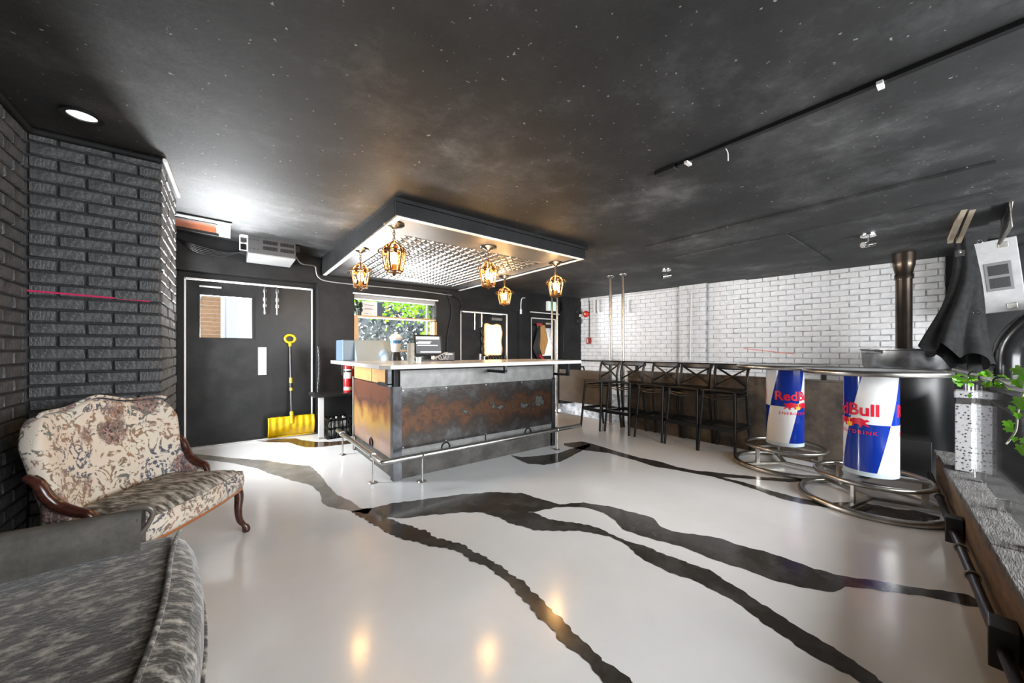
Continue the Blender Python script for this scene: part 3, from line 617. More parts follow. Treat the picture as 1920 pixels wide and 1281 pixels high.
cs=thing('cup_stack','tall stack of clear plastic cups on the bar','cups',loc_on(770,3.2,1.10))
pc=mat('clear_cup_plastic',(.60,.57,.50),.3,col2=(.45,.42,.36),scale=30)
for k in range(9): ob('cup',B().lathe([(.026,.0),(.034,.05),(.036,.052),(.034,.052)],14,(0,0,k*.0165)),pc,cs,smooth=True)
wc=B().lathe([(0,0),(.022,0),(.027,.055),(.025,.055),(.020,.004)],16); o=ob('paper_cup',wc,WPLAST,smooth=True); o.location=loc_on(785,3.22,1.10); tag(o,'small white paper cup next to the clear cup stack','cup')
ps=thing('till_screen','black touchscreen till showing a dark page on the bar','till',loc_on(803,3.70,1.10),rotz=-.25)
ob('stand',B().bx(-.10,.10,-.02,.14,0,.02).add([(-.04,.04,.02),(.04,.04,.02),(.04,.10,.02),(-.04,.10,.02),(-.03,.02,.14),(.03,.02,.14),(.03,.06,.14),(-.03,.06,.14)],[(0,1,5,4),(1,2,6,5),(2,3,7,6),(3,0,4,7),(4,5,6,7)]),BLKP,ps)
Ms=Matrix.Translation((0,0,.175))@Matrix.Rotation(-.32,4,'X')
sb=ob('monitor',B().bx(-.155,.155,-.012,.02,-.12,.12).xf(Ms),BLKP,ps,bevel=.004)
ob('screen',B().bx(-.135,.135,-.014,-.0125,-.10,.10).xf(Ms),mat('till_display',(.02,.02,.022),.2,emit=(.10,.105,.11),estr=.6),sb)
for (a,c,z,h,e) in ((-.13,.12,.065,.028,1),(-.11,.03,.03,.008,1),(-.13,.02,.012,.014,1),(-.12,.10,-.012,.010,1),(-.09,.13,-.088,.012,1)):
    ob('screen_line',B().bx(a,c,-.0165,-.0145,z,z+h).xf(Ms),mat('till_text',(.7,.7,.7),.4,emit=(.8,.82,.85),estr=.6),sb)
pr=thing('receipt_printer','dark receipt printer beside the till screen','printer',loc_on(838,3.70,1.10),rotz=-.2)
ob('case',B().bx(-.075,.075,-.06,.10,0,.10),mat('dark_grey_plastic',(.06,.06,.062),.5),pr,bevel=.012); ob('paper_slot',B().bx(-.045,.045,-.062,-.055,.07,.085),WPLAST,pr)
cb=B()
for k in range(5): cb.tube(curve([(0,0,.02),(.03+.03*k,-.03,.05+.012*k),(.10+.02*k,.01,.015),(.16,.03,.05)],5),.005,5)
o=ob('cable_tangle',cb,mat('grey_cable',(.45,.45,.46),.5),smooth=True); o.location=loc_on(812,3.62,1.10); tag(o,'tangle of grey cables under the till','cables')
tp=B().tube([(0,0,0),(0,0,.04),(.02,0,.055),(.06,0,.05)],.008,8); o=ob('bar_tap',tp,CHROME,smooth=True); o.location=loc_on(908,3.72,1.10); tag(o,'small chrome tap on the bar worktop','tap')
pt=thing('shelf_plant','dark leafy plant on the window shelf beside the notice','plant',(1.60,5.92,1.758))
ob('pot',B().lathe([(0,0),(.035,0),(.045,.08),(.04,.08),(.03,.01)],14),BLKP,pt)
lm=leafmesh('dark_leaf',.07,mat('dark_leaf',(.02,.035,.02),.5))
for k in range(16):
    o=bpy.data.objects.new('leaf',lm); COL.objects.link(o); o.parent=pt; o.location=(random.uniform(-.04,.05),random.uniform(-.05,.03),.07+random.uniform(0,.13)); o.rotation_euler=(random.uniform(.2,1.6),random.uniform(-.8,.8),random.uniform(0,6))
o=ob('red_pot',B().lathe([(0,0),(.03,0),(.042,.07),(.037,.07),(0,.065)],14),RED,smooth=True); o.location=(1.64,5.9,1.225); tag(o,'small red pot on the lower window rail','pot')
# ------------------------------------------------------------------ left of the bar
ss=thing('side_shelf','black low side shelf with a white square leg beside the bar','shelf',(1.15,5.45,0))
ob('top',B().bx(.90,1.9,5.40,5.89,.585,.62),BLKP,ss,world=True,bevel=.004)
ob('leg',B().bx(.975,1.035,5.52,5.58,.03,.585),WPAINT,ss,world=True); ob('leg_foot',B().bx(.98,1.03,5.525,5.575,0,.03),GALV,ss,world=True)
ob('back_panel',B().bx(1.0,1.9,5.86,5.885,.02,.585),BLKP,ss,world=True)
mc=thing('milk_crate','black plastic milk crate of bottles under the side shelf','crate',(1.235,5.62,0))
def crate(b,x0,x1,y0,y1,h):
    for z in (0,h*.45,h-.03): b.bx(x0,x1,y0,y0+.012,z,z+.035).bx(x0,x1,y1-.012,y1,z,z+.035).bx(x0,x0+.012,y0,y1,z,z+.035).bx(x1-.012,x1,y0,y1,z,z+.035)
    for k in range(8):
        x=x0+(x1-x0)*k/7; y=y0+(y1-y0)*k/7
        b.bx(x-.008,x+.008,y0,y0+.012,0,h).bx(x-.008,x+.008,y1-.012,y1,0,h).bx(x0,x0+.012,y-.008,y+.008,0,h).bx(x1-.012,x1,y-.008,y+.008,0,h)
    return b.bx(x0,x1,y0,y1,0,.01)
ob('crate_body',crate(B(),-.17,.17,-.17,.17,.27),BLKP,mc)
lm2=B().lathe([(0,0),(.032,0),(.034,.14),(.014,.20),(.014,.25),(0,.25)],12).mesh('bottle'); lm2.materials.append(mat('clear_bottle',(.55,.55,.52),.12,spec=.8))
for k,(x,y) in enumerate(((-.09,-.09),(0,-.09),(.09,-.09),(-.09,0),(.09,0),(0,.09),(.09,.09))):
    o=bpy.data.objects.new('bottle',lm2); COL.objects.link(o); o.location=(1.235+x,5.62+y,.012); o.rotation_euler=(0,0,0)
    for p in lm2.polygons: p.use_smooth=True
    tag(o,'clear glass bottle standing in the black milk crate','bottle','bottles in the milk crate')
ex=thing('fire_extinguisher','red fire extinguisher standing on the side shelf','extinguisher',(onY(653,700,5.56)[0],5.56,.62))
ob('cylinder',B().lathe([(0,0),(.062,.0),(.066,.02),(.066,.36),(.055,.41),(.025,.435),(.02,.46),(0,.46)],20),RED,ex,smooth=True)
ob('label_plate',B().lathe([(.0668,.20),(.0668,.33)],12,a0=-2.9,a1=-1.2),WPLAST,ex,smooth=True); ob('label_strip',B().lathe([(.0668,.03),(.0668,.08)],12,a0=-2.9,a1=-1.0),mat('tan_label',(.6,.45,.35),.5),ex)
ob('band',B().lathe([(.0672,.285),(.0672,.31)],12,a0=-2.9,a1=-1.2),BLKP,ex)
ob('valve',B().bx(-.02,.02,-.02,.02,.45,.50).bx(-.08,.03,-.012,.012,.50,.515).bar((-.07,0,.47),(.02,0,.49),.02,.01),GALV,ex)
ob('hose',B().tube(curve([(0,0,.48),(-.06,-.02,.49),(-.085,-.03,.40),(-.085,-.03,.25)],6),.009,8),BLKP,ex,smooth=True)
# shovel
sv=thing('snow_shovel','yellow snow shovel with black shaft leaning on the double door','shovel',(.70,5.95,0))
def blade(u,q):
    x=(u-.5)*.56; z=.03+q*.27; y=-.02-.075*math.sin(q*PI*.9)-.008*math.cos(u*PI*14)*(.3+.7*q)+.02*(abs(u-.5)*2)**3*-1
    return (x,y,z)
ob('blade',B().grid(blade,42,10),YEL,sv,smooth='all',solid=.008)
ob('blade_edge',B().bx(-.28,.28,-.03,-.015,.015,.036),YEL,sv); ob('socket',B().tube([(0,-.09,.20),(0,-.04,.36)],.024,10),YEL,sv,smooth=True)
ob('shaft',B().tube([(0,-.045,.33),(0,.105,1.30)],.0155,10),mat('dark_shaft',(.04,.04,.045),.3),sv,smooth=True)
ob('grip_sleeve',B().tube([(0,.005,.65),(0,.033,.83)],.020,10),YEL,sv,smooth=True); ob('sleeve_label',B().tube([(0,.011,.69),(0,.021,.755)],.0207,10),BLKP,sv,smooth=True)
Mh=Matrix.Translation((0,.118,1.385))@Matrix.Rotation(-.15,4,'X')
ob('handle',B().tube([(math.cos(t)*.062,0,math.sin(t)*.055) for t in [2*PI*k/20 for k in range(20)]],.017,8,True).tube([(0,0,-.05),(0,0,-.11)],.022,10).xf(Mh),YEL,sv,smooth=True)
# chain by the door
chn=thing('door_chain','steel chain hanging beside the double door','chain',(1.03,5.88,0))
lk=B().ring((0,0,0),.016,.0035,10,5).xf(Matrix.Rotation(PI/2,4,'X')@Matrix.Diagonal((.8,1.4,1,1))).mesh('chain_link'); lk.materials.append(mat('dull_chain_steel',(.16,.16,.16),.45,1))
for k in range(34):
    o=bpy.data.objects.new('chain_link',lk); COL.objects.link(o); o.parent=chn; o.location=(.012*math.sin(k*.2),-.012,1.26-k*.033); o.rotation_euler.z=PI/2*(k%2)+.4
# heater / amplifier box under the ceiling, and ceiling hatch
q0=onY(465,473,5.30); q1=onY(555,486,5.30)
hx0,hx1,hz=q0[0],q1[0],q0[2]
ht=thing('wall_heater','grey vented heater box fixed under the ceiling above the double door','heater',((hx0+hx1)/2,5.6,hz))
HG=mat('heater_grey',(.11,.11,.115),.4,.3); 
ob('case',B().bx(hx0,hx1,5.30,5.86,hz,hz+.215),HG,ht,world=True,bevel=.006)
ob('base_pan',B().bx(hx0+.004,hx1-.004,5.31,5.86,hz-.012,hz),mat('lit_heater_base',(.40,.40,.40),.3),ht,world=True)  # underside coloured paler than the case, as lit from below
w_=(hx1-hx0)
for gx in (.30,.66):
    for gz in (.055,.125):
        for k in range(12): ob('vent_slot',B().bx(hx0+w_*(gx+k*.025),hx0+w_*(gx+k*.025)+.009,5.297,5.301,hz+gz,hz+gz+.042),BLKP,ht,world=True)
for gx in (.04,.12,.20):
    for gz in (.05,.16): ob('rivet',B().tube([(hx0+w_*gx,5.298,hz+gz),(hx0+w_*gx,5.301,hz+gz)],.006,8),BLKP,ht,world=True)
for dz in (.03,.12):
    s=.04; y=5.36; x=hx0-.035
    ob('bracket_loop',B().tube([(x-s,y,hz+dz),(x+s*.8,y,hz+dz),(x+s*.8,y,hz+dz+.08),(x-s,y,hz+dz+.08)],.009,6,True),WPAINT,ht,world=True)
ob('top_hanger',B().bx(hx0-.07,hx0+.01,5.33,5.45,hz+.205,hz+.225),WPAINT,ht,world=True)
ob('power_socket',B().bx(hx1,hx1+.06,5.36,5.44,hz+.10,hz+.19),BLKP,ht,world=True,bevel=.01)
cbx=B().tube(curve([(hx1+.02,5.5,hz+.07),(hx1+.12,5.7,hz+.03),(hx1+.30,5.85,hz+.05),(1.0,5.87,hz-.02),(1.03,5.87,2.28),(1.15,5.87,2.235),(1.6,5.87,2.23),(2.4,5.87,2.24),(3.2,5.87,2.22)],7),.009,6)
tag(ob('wall_cable',cbx,mat('grey_sheath',(.30,.30,.30),.4),smooth=True),'grey cable running from the heater along the wall top','cable')
cbx=B()
for k in range(5): cbx.tube(curve([(-.48,5.87,2.56),(-.3,5.86,2.50-.02*k),(-.05,5.86,2.46-.012*k),(.1,5.82,2.47),(hx0,5.7,hz+.05+.02*k)],6),.006,5)
tag(ob('cable_bundle',cbx,BLKP,smooth=True),'bundle of black cables sagging left of the heater','cables')
h0=atZ(328,402,2.62); hy0,hy1=4.72,5.25
hb=thing('ceiling_hatch','white framed hatch opening onto orange timber in the ceiling','hatch',(-.2,5.0,2.58))
def hz_(x,y): return cz(x,y)-.004
def patch(x0,x1,y0,y1,dz): 
    return B().add([(x0,y0,hz_(x0,y0)-dz),(x1,y0,hz_(x1,y0)-dz),(x1,y1,hz_(x1,y1)-dz),(x0,y1,hz_(x0,y1)-dz),(x0,y0,hz_(x0,y0)+.01),(x1,y0,hz_(x1,y0)+.01),(x1,y1,hz_(x1,y1)+.01),(x0,y1,hz_(x0,y1)+.01)],[(3,2,1,0),(4,5,6,7),(0,1,5,4),(1,2,6,5),(2,3,7,6),(3,0,4,7)])
ob('frame',patch(-.52,.02,4.82,5.72,.004),WPAINT,hb,world=True); ob('timber',patch(-.52,-.11,5.02,5.50,.008),mat('orange_timber',(.36,.10,.03),.6,col2=(.25,.06,.02),scale=8),hb,world=True)
ob('lip',patch(-.52,-.09,5.52,5.66,.012),BLKP,hb,world=True); ob('lip',patch(-.52,-.09,4.97,5.03,.012),BLKP,hb,world=True); ob('lip',patch(-.52,.03,4.78,4.82,.012),BLKP,hb,world=True)
# recessed downlight
dl=thing('recessed_downlight','round recessed downlight with black rim in the ceiling by the pillar','downlight',(-.60,2.87,CEIL))
ob('rim',B().lathe([(.075,-.002),(.078,-.014),(.055,-.012),(.053,.0)],28),BLKP,dl,smooth=True); ob('lens',B().disc((0,0,-.006),.054,24,-1),mat('frosted_lens',(.9,.9,.88),.4,emit=(1,1,.97),estr=.5),dl)
#PART4
# ------------------------------------------------------------------ seating at the left
def floral():
    m=mat('floral_tapestry',(.6,.5,.4),.85,bump=.25,scale=6,bscale=160); N=m.node_tree.nodes; L=m.node_tree.links; b=N['Principled BSDF']
    tc=N.new('ShaderNodeTexCoord')
    def noise(sc_,det=4,dist=0):
        n=N.new('ShaderNodeTexNoise'); n.inputs['Scale'].default_value=sc_; n.inputs['Detail'].default_value=det; n.inputs['Distortion'].default_value=dist; L.new(tc.outputs['Object'],n.inputs['Vector']); return n
    def mixc(f,a,c):
        x=N.new('ShaderNodeMix'); x.data_type='RGBA'; L.new(f,x.inputs[0])
        for s,k in ((a,6),(c,7)):
            if isinstance(s,tuple): x.inputs[k].default_value=(*s,1)
            else: L.new(s,x.inputs[k])
        return x.outputs[2]
    base=ramp(N,L,noise(2.2,2).outputs['Fac'],[(.38,(.60,.56,.47)),(.52,(.60,.51,.43)),(.64,(.55,.56,.50))])
    # rose clusters
    vo=N.new('ShaderNodeTexVoronoi'); vo.inputs['Scale'].default_value=4.6; vo.inputs['Randomness'].default_value=.55; L.new(tc.outputs['Object'],vo.inputs['Vector'])
    w=noise(26,3,.8); a=N.new('ShaderNodeMath'); a.operation='MULTIPLY_ADD'; a.inputs[1].default_value=.42; L.new(w.outputs['Fac'],a.inputs[0]); L.new(vo.outputs['Distance'],a.inputs[2])
    cl=ramp(N,L,a.outputs[0],[(.52,(1,1,1)),(.61,(0,0,0))])
    pet=noise(34,3,1.6); pc_=ramp(N,L,pet.outputs['Fac'],[(.40,(.05,.04,.045)),(.46,(.22,.09,.085)),(.52,(.46,.32,.26)),(.58,(.10,.12,.13)),(.68,(.20,.10,.09))])
    c=mixc(cl,base,pc_)
    # vines and scrolls
    vn=noise(9,2,2.2); vf=ramp(N,L,vn.outputs['Fac'],[(.41,(0,0,0)),(.45,(1,1,1)),(.52,(1,1,1)),(.56,(0,0,0))])
    sp_=noise(48,2,.6); sf=ramp(N,L,sp_.outputs['Fac'],[(.42,(0,0,0)),(.49,(1,1,1))])
    mm=N.new('ShaderNodeMath'); mm.operation='MULTIPLY'; L.new(vf,mm.inputs[0]); L.new(sf,mm.inputs[1])
    vc=ramp(N,L,noise(3,1).outputs['Fac'],[(.4,(.10,.11,.10)),(.5,(.26,.15,.09)),(.6,(.07,.08,.11))])
    c=mixc(mm.outputs[0],c,vc)
    L.new(c,b.inputs['Base Color']); b.inputs['Sheen Weight'].default_value=.2
    return m
FLORAL=floral()
def velvet():
    m=mat('grey_crushed_velvet',(.020,.018,.015),.75,col2=(.40,.38,.34),scale=20,detail=15,stretch=(1,1.6,1),lo=.48,hi=.66,bump=.3,bscale=60)  # light and dark mottle paints the sheen of the pile into the colour
    b=m.node_tree.nodes['Principled BSDF']; b.inputs['Sheen Weight'].default_value=.6; b.inputs['Sheen Roughness'].default_value=.35; return m
VELV=velvet()
VELV2=mat('grey_brown_velvet',(.05,.046,.040),.8,col2=(.11,.10,.088),scale=7,detail=8,bump=.2,bscale=60)
SEATV=mat('highlit_floral_velvet_seat',(.045,.04,.032),.7,col2=(.55,.53,.48),scale=13,detail=10,stretch=(3,1,1),lo=.42,hi=.66,bump=.3,bscale=50)  # pale streaks brightened to put the seat's highlight into the colour
st=thing('floral_settee','floral tapestry settee with mahogany arms in front of the brick pillar','settee',(-.13,2.72,0),rotz=math.atan2(.84,.54))
def bk_h(s): return .595-.035*abs(s)**2+.022*math.cos(s*PI*2)*(1-abs(s))-.13*(max(0,abs(s)-.80)/.20)**2
def bk(u,q):
    s=u*2-1; wd=.340+.058*q; h=bk_h(s)
    return (s*wd-.030, .43-.12*s*s*(.5+.5*abs(s))+.10*q, .34+q*h)
ob('backrest',B().grid(bk,30,16),FLORAL,st,smooth='all',solid=.075,sub=1)
ob('back_welt',B().tube([Vector(bk(k/40,1))+Vector((0,-.03,.012)) for k in range(3,38)],.008,6),FLORAL,st,smooth=True)
# seat: rounded cushion with crown
def seat_top(u,q):
    s=u*2-1; w=.36-.04*q; e=1-max(abs(s),abs(q*2-1))**4
    return (s*w,-.0+q*.40-.03*(1-s*s)*(1-q),.405+.055*e)
cushion=B().grid(seat_top,20,14); ob('seat',cushion,SEATV,st,smooth='all',solid=.02)
ob('apron',B().grid(lambda u,q:((u*2-1)*.36,-.002-.03*(1-(u*2-1)**2)-.012*math.sin(PI*q),.305+q*.105),20,5),FLORAL,st,smooth='all',solid=.02)
for s in (-1,1): ob('side_apron',B().grid(lambda u,q:(s*(.36-.04*u),u*.40,.305+q*.105),6,3),FLORAL,st,solid=.02)
ob('front_rail',B().tube([((u*2-1)*.355,-.008-.03*(1-(u*2-1)**2),.298) for u in [k/16 for k in range(17)]],.010,8),mat('orange_wood_rail',(.30,.11,.04),.35),st,smooth=True)
ob('seat_welt',B().tube([((u*2-1)*.36,-.008-.03*(1-(u*2-1)**2),.410) for u in [k/16 for k in range(17)]],.007,6),FLORAL,st,smooth=True)
for s in (-1,1):
    pts=curve([(s*.392-.04,.40,.66),(s*.392-.04,.355,.63),(s*.388-.035,.33,.57),(s*.375-.03,.30,.52),(s*.365-.025,.25,.485),(s*.36-.02,.205,.465),(s*.35-.02,.185,.42)],6)
    n=len(pts); a=ob('arm',B().tube(pts,[.016+.008*math.sin(PI*k/n) for k in range(n)],10),MAHOG,st,smooth=True)
    ob('arm_bead',B().tube([p+Vector((-s*.018,-.006,.006)) for p in pts[2:-3]],.006,6),MAHOG,a,smooth=True)
    ob('arm_panel',B().grid(lambda u,q:(s*(.365-.01*q)-.03,.20+u*.17,.34+q*(.10+.18*u*u)),8,6),FLORAL,st,smooth='all',solid=.04)
    leg=curve([(s*.345,.02,.32),(s*.352,.005,.25),(s*.345,.005,.17),(s*.352,-.0,.09),(s*.375,-.022,.035),(s*.378,-.026,.0)],5); n=len(leg)
    ob('leg',B().tube(leg,[max(.013,.030-.018*k/n*1.1) if k<n-8 else .015+.008*math.sin((k-n+8)/8*PI) for k in range(n)],10),MAHOG,st,smooth=True)
    ob('leg',B().tube([(s*.30,.36,.32),(s*.31,.40,.15),(s*.32,.46,0)],[.022,.018,.014],8),MAHOG,st,smooth=True)
# grey velvet settee in the foreground: it faces the room, seen over its seat towards its far arm
sf=thing('velvet_settee','grey crushed velvet settee in the near left corner','settee',(-.55,1.4,0))
def fx(y): # front edge outline of the seat
    t=(2.09-y)/1.3; return -.135+.075*math.sin(min(max(t,0),1)*PI)**.7
def cush(u,q):
    y=.72+q*1.36; f=fx(y)
    prof=[(-.74,.44),(-.60,.465),(-.30,.47),(-.085,.468),(-.055,.458),(-.028,.435),(-.006,.39),(.0,.34),(.0,.29),(-.01,.24)]
    k=u*(len(prof)-1); i=min(int(k),len(prof)-2); fr_=k-i
    dx=prof[i][0]+(prof[i+1][0]-prof[i][0])*fr_; z=prof[i][1]+(prof[i+1][1]-prof[i][1])*fr_
    e=max(0,(q-.93)/.07); z-=.03*e*e; 
    return (f+dx if dx>-.7 else -.86,y-.0,z)
ob('seat',B().grid(cush,36,40),VELV,sf,smooth='all',world=True)
ob('seat_end',B().add([cush(k/36,1) for k in range(37)]+[(cush(k/36,1)[0],2.08,.24) for k in range(37)],[(k,k+1,37+k+1,37+k) for k in range(36)]),VELV,sf,world=True)
ob('seat_welt',B().tube([(fx(.72+1.33*k/40)-.090+.05*max(0,(k-28)/12)**2,.72+1.35*k/40,.476-.02*max(0,(k-36)/4)**2) for k in range(41)],.007,8),VELV,sf,smooth=True,world=True)
ob('lower_welt',B().tube([(fx(.72+1.33*k/40)+.002,.72+1.33*k/40,.275) for k in range(41)],.008,8),VELV,sf,smooth=True,world=True)
arm=B().grid(lambda u,q:(-.99+u*.71,1.955-.02*u+.10*q+.0*u,.24+(.375-.03*u)*math.sin(min(q*1.25,1)*PI/2)-.02*max(0,q-.8)*5),16,14)
arm=B(); prof=[(1.93,.24),(1.935,.42),(1.94,.50),(1.945,.57),(1.958,.598),(1.985,.608),(2.02,.60),(2.045,.575),(2.05,.50),(2.05,.24)]
arm.grid(lambda u,q:(-.86+u*.60,prof[min(int(q*9),9)][0]+.0,prof[min(int(q*9),9)][1]+.012*(1-u)),12,9)
ob('arm',arm,VELV2,sf,smooth='all',world=True)
ac=B(); arc=curve([(-.30,1.99,.618),(-.25,1.985,.612),(-.232,1.98,.585),(-.245,1.975,.545),(-.275,1.97,.50),(-.285,1.97,.45)],6)
ob('arm_front',B().tube(arc,[.011+.003*math.sin(k*.3) for k in range(len(arc))],10),mat('grey_brown_wood',(.10,.085,.07),.3),sf,smooth=True,world=True)
ob('arm_face',B().add([(-.27,1.932,.24),(-.27,2.048,.24),(-.27,2.045,.58),(-.27,1.99,.61),(-.27,1.945,.58)],[(0,1,2,3,4)]),VELV2,sf,world=True)
ob('backrest',B().bx(-1.12,-.98,.70,2.05,.24,.85).xf(Matrix.Translation((.25,0,0))) if False else B().bx(-.868,-.79,.70,1.93,.24,.80),VELV,sf,world=True,bevel=.03)
ob('base',B().bx(-.85,-.16,.75,2.02,.16,.27),BLKP,sf,world=True)
for (x,y) in ((-.15,1.98),(-.8,1.98),(-.15,.85),(-.8,.85)):
    ob('leg',B().tube(curve([(x-.03,y,.25),(x,y+.01,.17),(x,y+.01,.08),(x+.025,y+.03,.03),(x+.03,y+.035,0)],4),[.024]*6+[.017]*5+[.019]*6,8),MAHOG,sf,smooth=True,world=True)
# ------------------------------------------------------------------ bar stools
SEATP=mat('black_stool_resin',(.008,.008,.0085),.33)
def make_stool(label):
    t=thing('bar_stool',label,'stool',group='black cross-back bar stools along the ledge')
    ob('seat',B().grid(lambda u,q:((u-.5)*(.40-.03*q),-.19+q*.38,.74-.018*math.sin(PI*q)+.010*math.cos((u-.5)*PI*1.2)*(1-q)),12,10),SEATP,t,smooth='all',solid=.026)
    for s in (-1,1):
        ob('leg',B().tube([(s*.175,-.165,.735),(s*.205,-.235,0)],[.019,.016],8),SEATP,t,smooth=True)
        ob('leg',B().tube(curve([(s*.19,.255,0),(s*.185,.195,.45),(s*.178,.165,.75),(s*.182,.165,.86),(s*.186,.195,.97),(s*.19,.235,1.045)],5),.0175,8),SEATP,t,smooth=True)
        ob('side_rail',B().tube([(s*.178,-.168,.68),(s*.18,.165,.68)],.011,6),SEATP,t,smooth=True)
        ob('foot_side',B().bar((s*.195,-.205,.30),(s*.19,.215,.30),.028,.04),SEATP,t)
        ob('cross_slat',B().tube(curve([(-s*.175,.18,.78),(0,.215,.89),(s*.175,.215,1.0)],6),.0125,6),SEATP,t,smooth=True)
    ob('top_rail',B().grid(lambda u,q:((u-.5)*.40,.222+.028*math.sin(PI*u)+.012*q,.985+.065*q-.012*math.sin(PI*u)*(1-q)),14,4),SEATP,t,smooth='all',solid=.02)
    ob('front_rail',B().tube(curve([(-.178,-.17,.69),(0,-.185,.672),(.178,-.17,.69)],6),.0095,6),SEATP,t,smooth=True)
    ob('lower_front_rail',B().tube(curve([(-.18,-.175,.665),(0,-.195,.64),(.18,-.175,.665)],6),.0085,6),SEATP,t,smooth=True)
    ob('rear_rail',B().tube([(-.178,.17,.68),(.178,.17,.68)],.010,6),SEATP,t)
    ob('footrest',B().bar((-.195,-.207,.30),(.195,-.207,.30),.045,.045),SEATP,t); ob('foot_back',B().bar((-.19,.215,.30),(.19,.215,.30),.028,.05),SEATP,t)
    return t
S0=None
for lab,x,y,r in (('black cross-back bar stool nearest the round tables',4.735,1.875,-PI/2),('black cross-back bar stool, second from the round tables',4.735,2.305,-PI/2+.03),('black cross-back bar stool in the middle of the row',4.735,2.745,-PI/2-.02),('black cross-back bar stool next to the twin steel poles',4.715,3.25,-PI/2+.04),('black cross-back bar stool farthest from the round tables',4.66,3.665,-PI/2-.10)):
    if S0 is None: S0=make_stool(lab); o=S0
    else: o=copy_tree(S0); o['label']=lab
    o.location=(x,y,0); o.rotation_euler=(0,0,r)
# drink rail behind the stools
dr=thing('drink_rail','thin black drink rail behind the bar stools','rail',(5.1,2.8,0))
ob('board',B().bx(5.05,5.22,.95,4.95,1.02,1.045),BLKP,dr,world=True)
for y in (1.0,2.2,3.3): ob('support',B().bx(5.10,5.14,y,y+.04,.894,1.02),BLKP,dr,world=True)
# steel poles, guard panel
POLEM=mat('brownish_pole_steel',(.34,.29,.24),.25,1,col2=(.24,.20,.17),scale=6)
def pole(label,x,y,r=.024,z0=0):
    t=thing('steel_pole',label,'pole',(x,y,0),group='steel poles by the stairs')
    ob('tube',B().tube([(0,0,z0),(0,0,CEIL-.01)],r,14),POLEM,t,smooth=True)
    ob('top_flange',B().lathe([(r,-.03),(r+.018,-.022),(r+.035,-.006),(r+.035,0),(0,0)],18,(0,0,CEIL)),STEEL,t,smooth=True)
    ob('base_flange',B().lathe([(r+.03,0),(r+.03,.008),(r,.014)],18,(0,0,z0)),STEEL,t,smooth=True); return t
pole('left of the twin steel poles beside the farthest bar stools',5.00,3.735); pole('right of the twin steel poles beside the farthest bar stools',5.03,3.515)
pole('front steel pole at the right end of the bar',5.0,4.98,.022); pole('rear steel pole at the right end of the bar',5.05,5.17,.022)
tag(ob('guard_panel',B().bx(5.03,5.055,3.78,4.95,.26,.86),mat('taupe_panel',(.13,.11,.09),.55,col2=(.10,.085,.07),scale=6),bevel=.004),'taupe guard panel between the steel poles','panel')
cbk=B().tube([(5.06,4.35,.86),(5.06,4.37,.92),(5.06,4.45,.92),(5.06,4.47,.86)],.014,8); tag(ob('panel_hook',cbk,BLKP,smooth=True),'black hook over the top edge of the guard panel','hook')
stp=thing('stair','pale stair treads going down behind the poles','stairs',(5.8,4.4,-1.1),kind='structure')
for k in range(5): ob('stair_tread',B().bx(5.2+.28*k,5.48+.28*k,3.45,5.7,-.22-.2*k,-.17-.2*k),mat('pale_stair',(.62,.62,.62),.5),stp,world=True)
for k in range(4): ob('stair_riser',B().bx(5.46+.28*k,5.48+.28*k,3.45,5.7,-.40-.2*k,-.22-.2*k),mat('dark_stair_riser',(.05,.07,.10),.5),stp,world=True)
# ------------------------------------------------------------------ round branded tables
def can_mat():
    m=mat('blue_silver_can_print',(.8,.8,.8),.16,coat=.4); N=m.node_tree.nodes; L=m.node_tree.links; b=N['Principled BSDF']
    tc=N.new('ShaderNodeTexCoord'); s=N.new('ShaderNodeSeparateXYZ'); L.new(tc.outputs['Object'],s.inputs[0])
    def M(op,a,c=None,d=None):
        x=N.new('ShaderNodeMath'); x.operation=op
        for k,v_ in enumerate((a,c,d)):
            if v_ is None: continue
            if isinstance(v_,(int,float)): x.inputs[k].default_value=v_
            else: L.new(v_,x.inputs[k])
        return x.outputs[0]
    th=M('ARCTAN2',s.outputs[1],s.outputs[0]); dz=M('SUBTRACT',s.outputs[2],.645)
    u=M('DIVIDE',M('SUBTRACT',th,M('MULTIPLY',dz,1.42)),PI/2); par=M('FLOORED_MODULO',M('FLOOR',u),2)
    low=M('LESS_THAN',dz,0); x=M('ABSOLUTE',M('SUBTRACT',par,low))
    mx=N.new('ShaderNodeMix'); mx.data_type='RGBA'; mx.inputs[6].default_value=(.80,.80,.80,1); mx.inputs[7].default_value=(.004,.030,.30,1); L.new(x,mx.inputs[0]); L.new(mx.outputs[2],b.inputs['Base Color'])
    return m
CANM=can_mat(); RBRED=mat('red_lettering',(.72,.008,.035),.3); RBY=mat('yellow_disc',(.90,.52,.04),.35)
RC=.163
def wrap(me,zc,phi,rad,m,parent,name,flip=1):
    bm=bmesh.new(); bm.from_mesh(me); bmesh.ops.triangulate(bm,faces=bm.faces)
    for _ in range(4):
        es=[e for e in bm.edges if abs(e.verts[0].co.x-e.verts[1].co.x)>.014]
        if not es: break
        bmesh.ops.subdivide_edges(bm,edges=es,cuts=1); bmesh.ops.triangulate(bm,faces=bm.faces)
    for q in bm.verts:
        a=phi+q.co.x/RC; q.co=Vector((rad*math.cos(a),rad*math.sin(a),zc+q.co.y))
    bm.to_mesh(me); bm.free(); me.materials.clear(); me.materials.append(m)
    o=bpy.data.objects.new(name,me); COL.objects.link(o); o.parent=parent; return o
def polymesh(pts):
    me=bpy.data.meshes.new('emblem'); me.from_pydata([(x,y,0) for x,y in pts],[],[tuple(range(len(pts)))]); return me
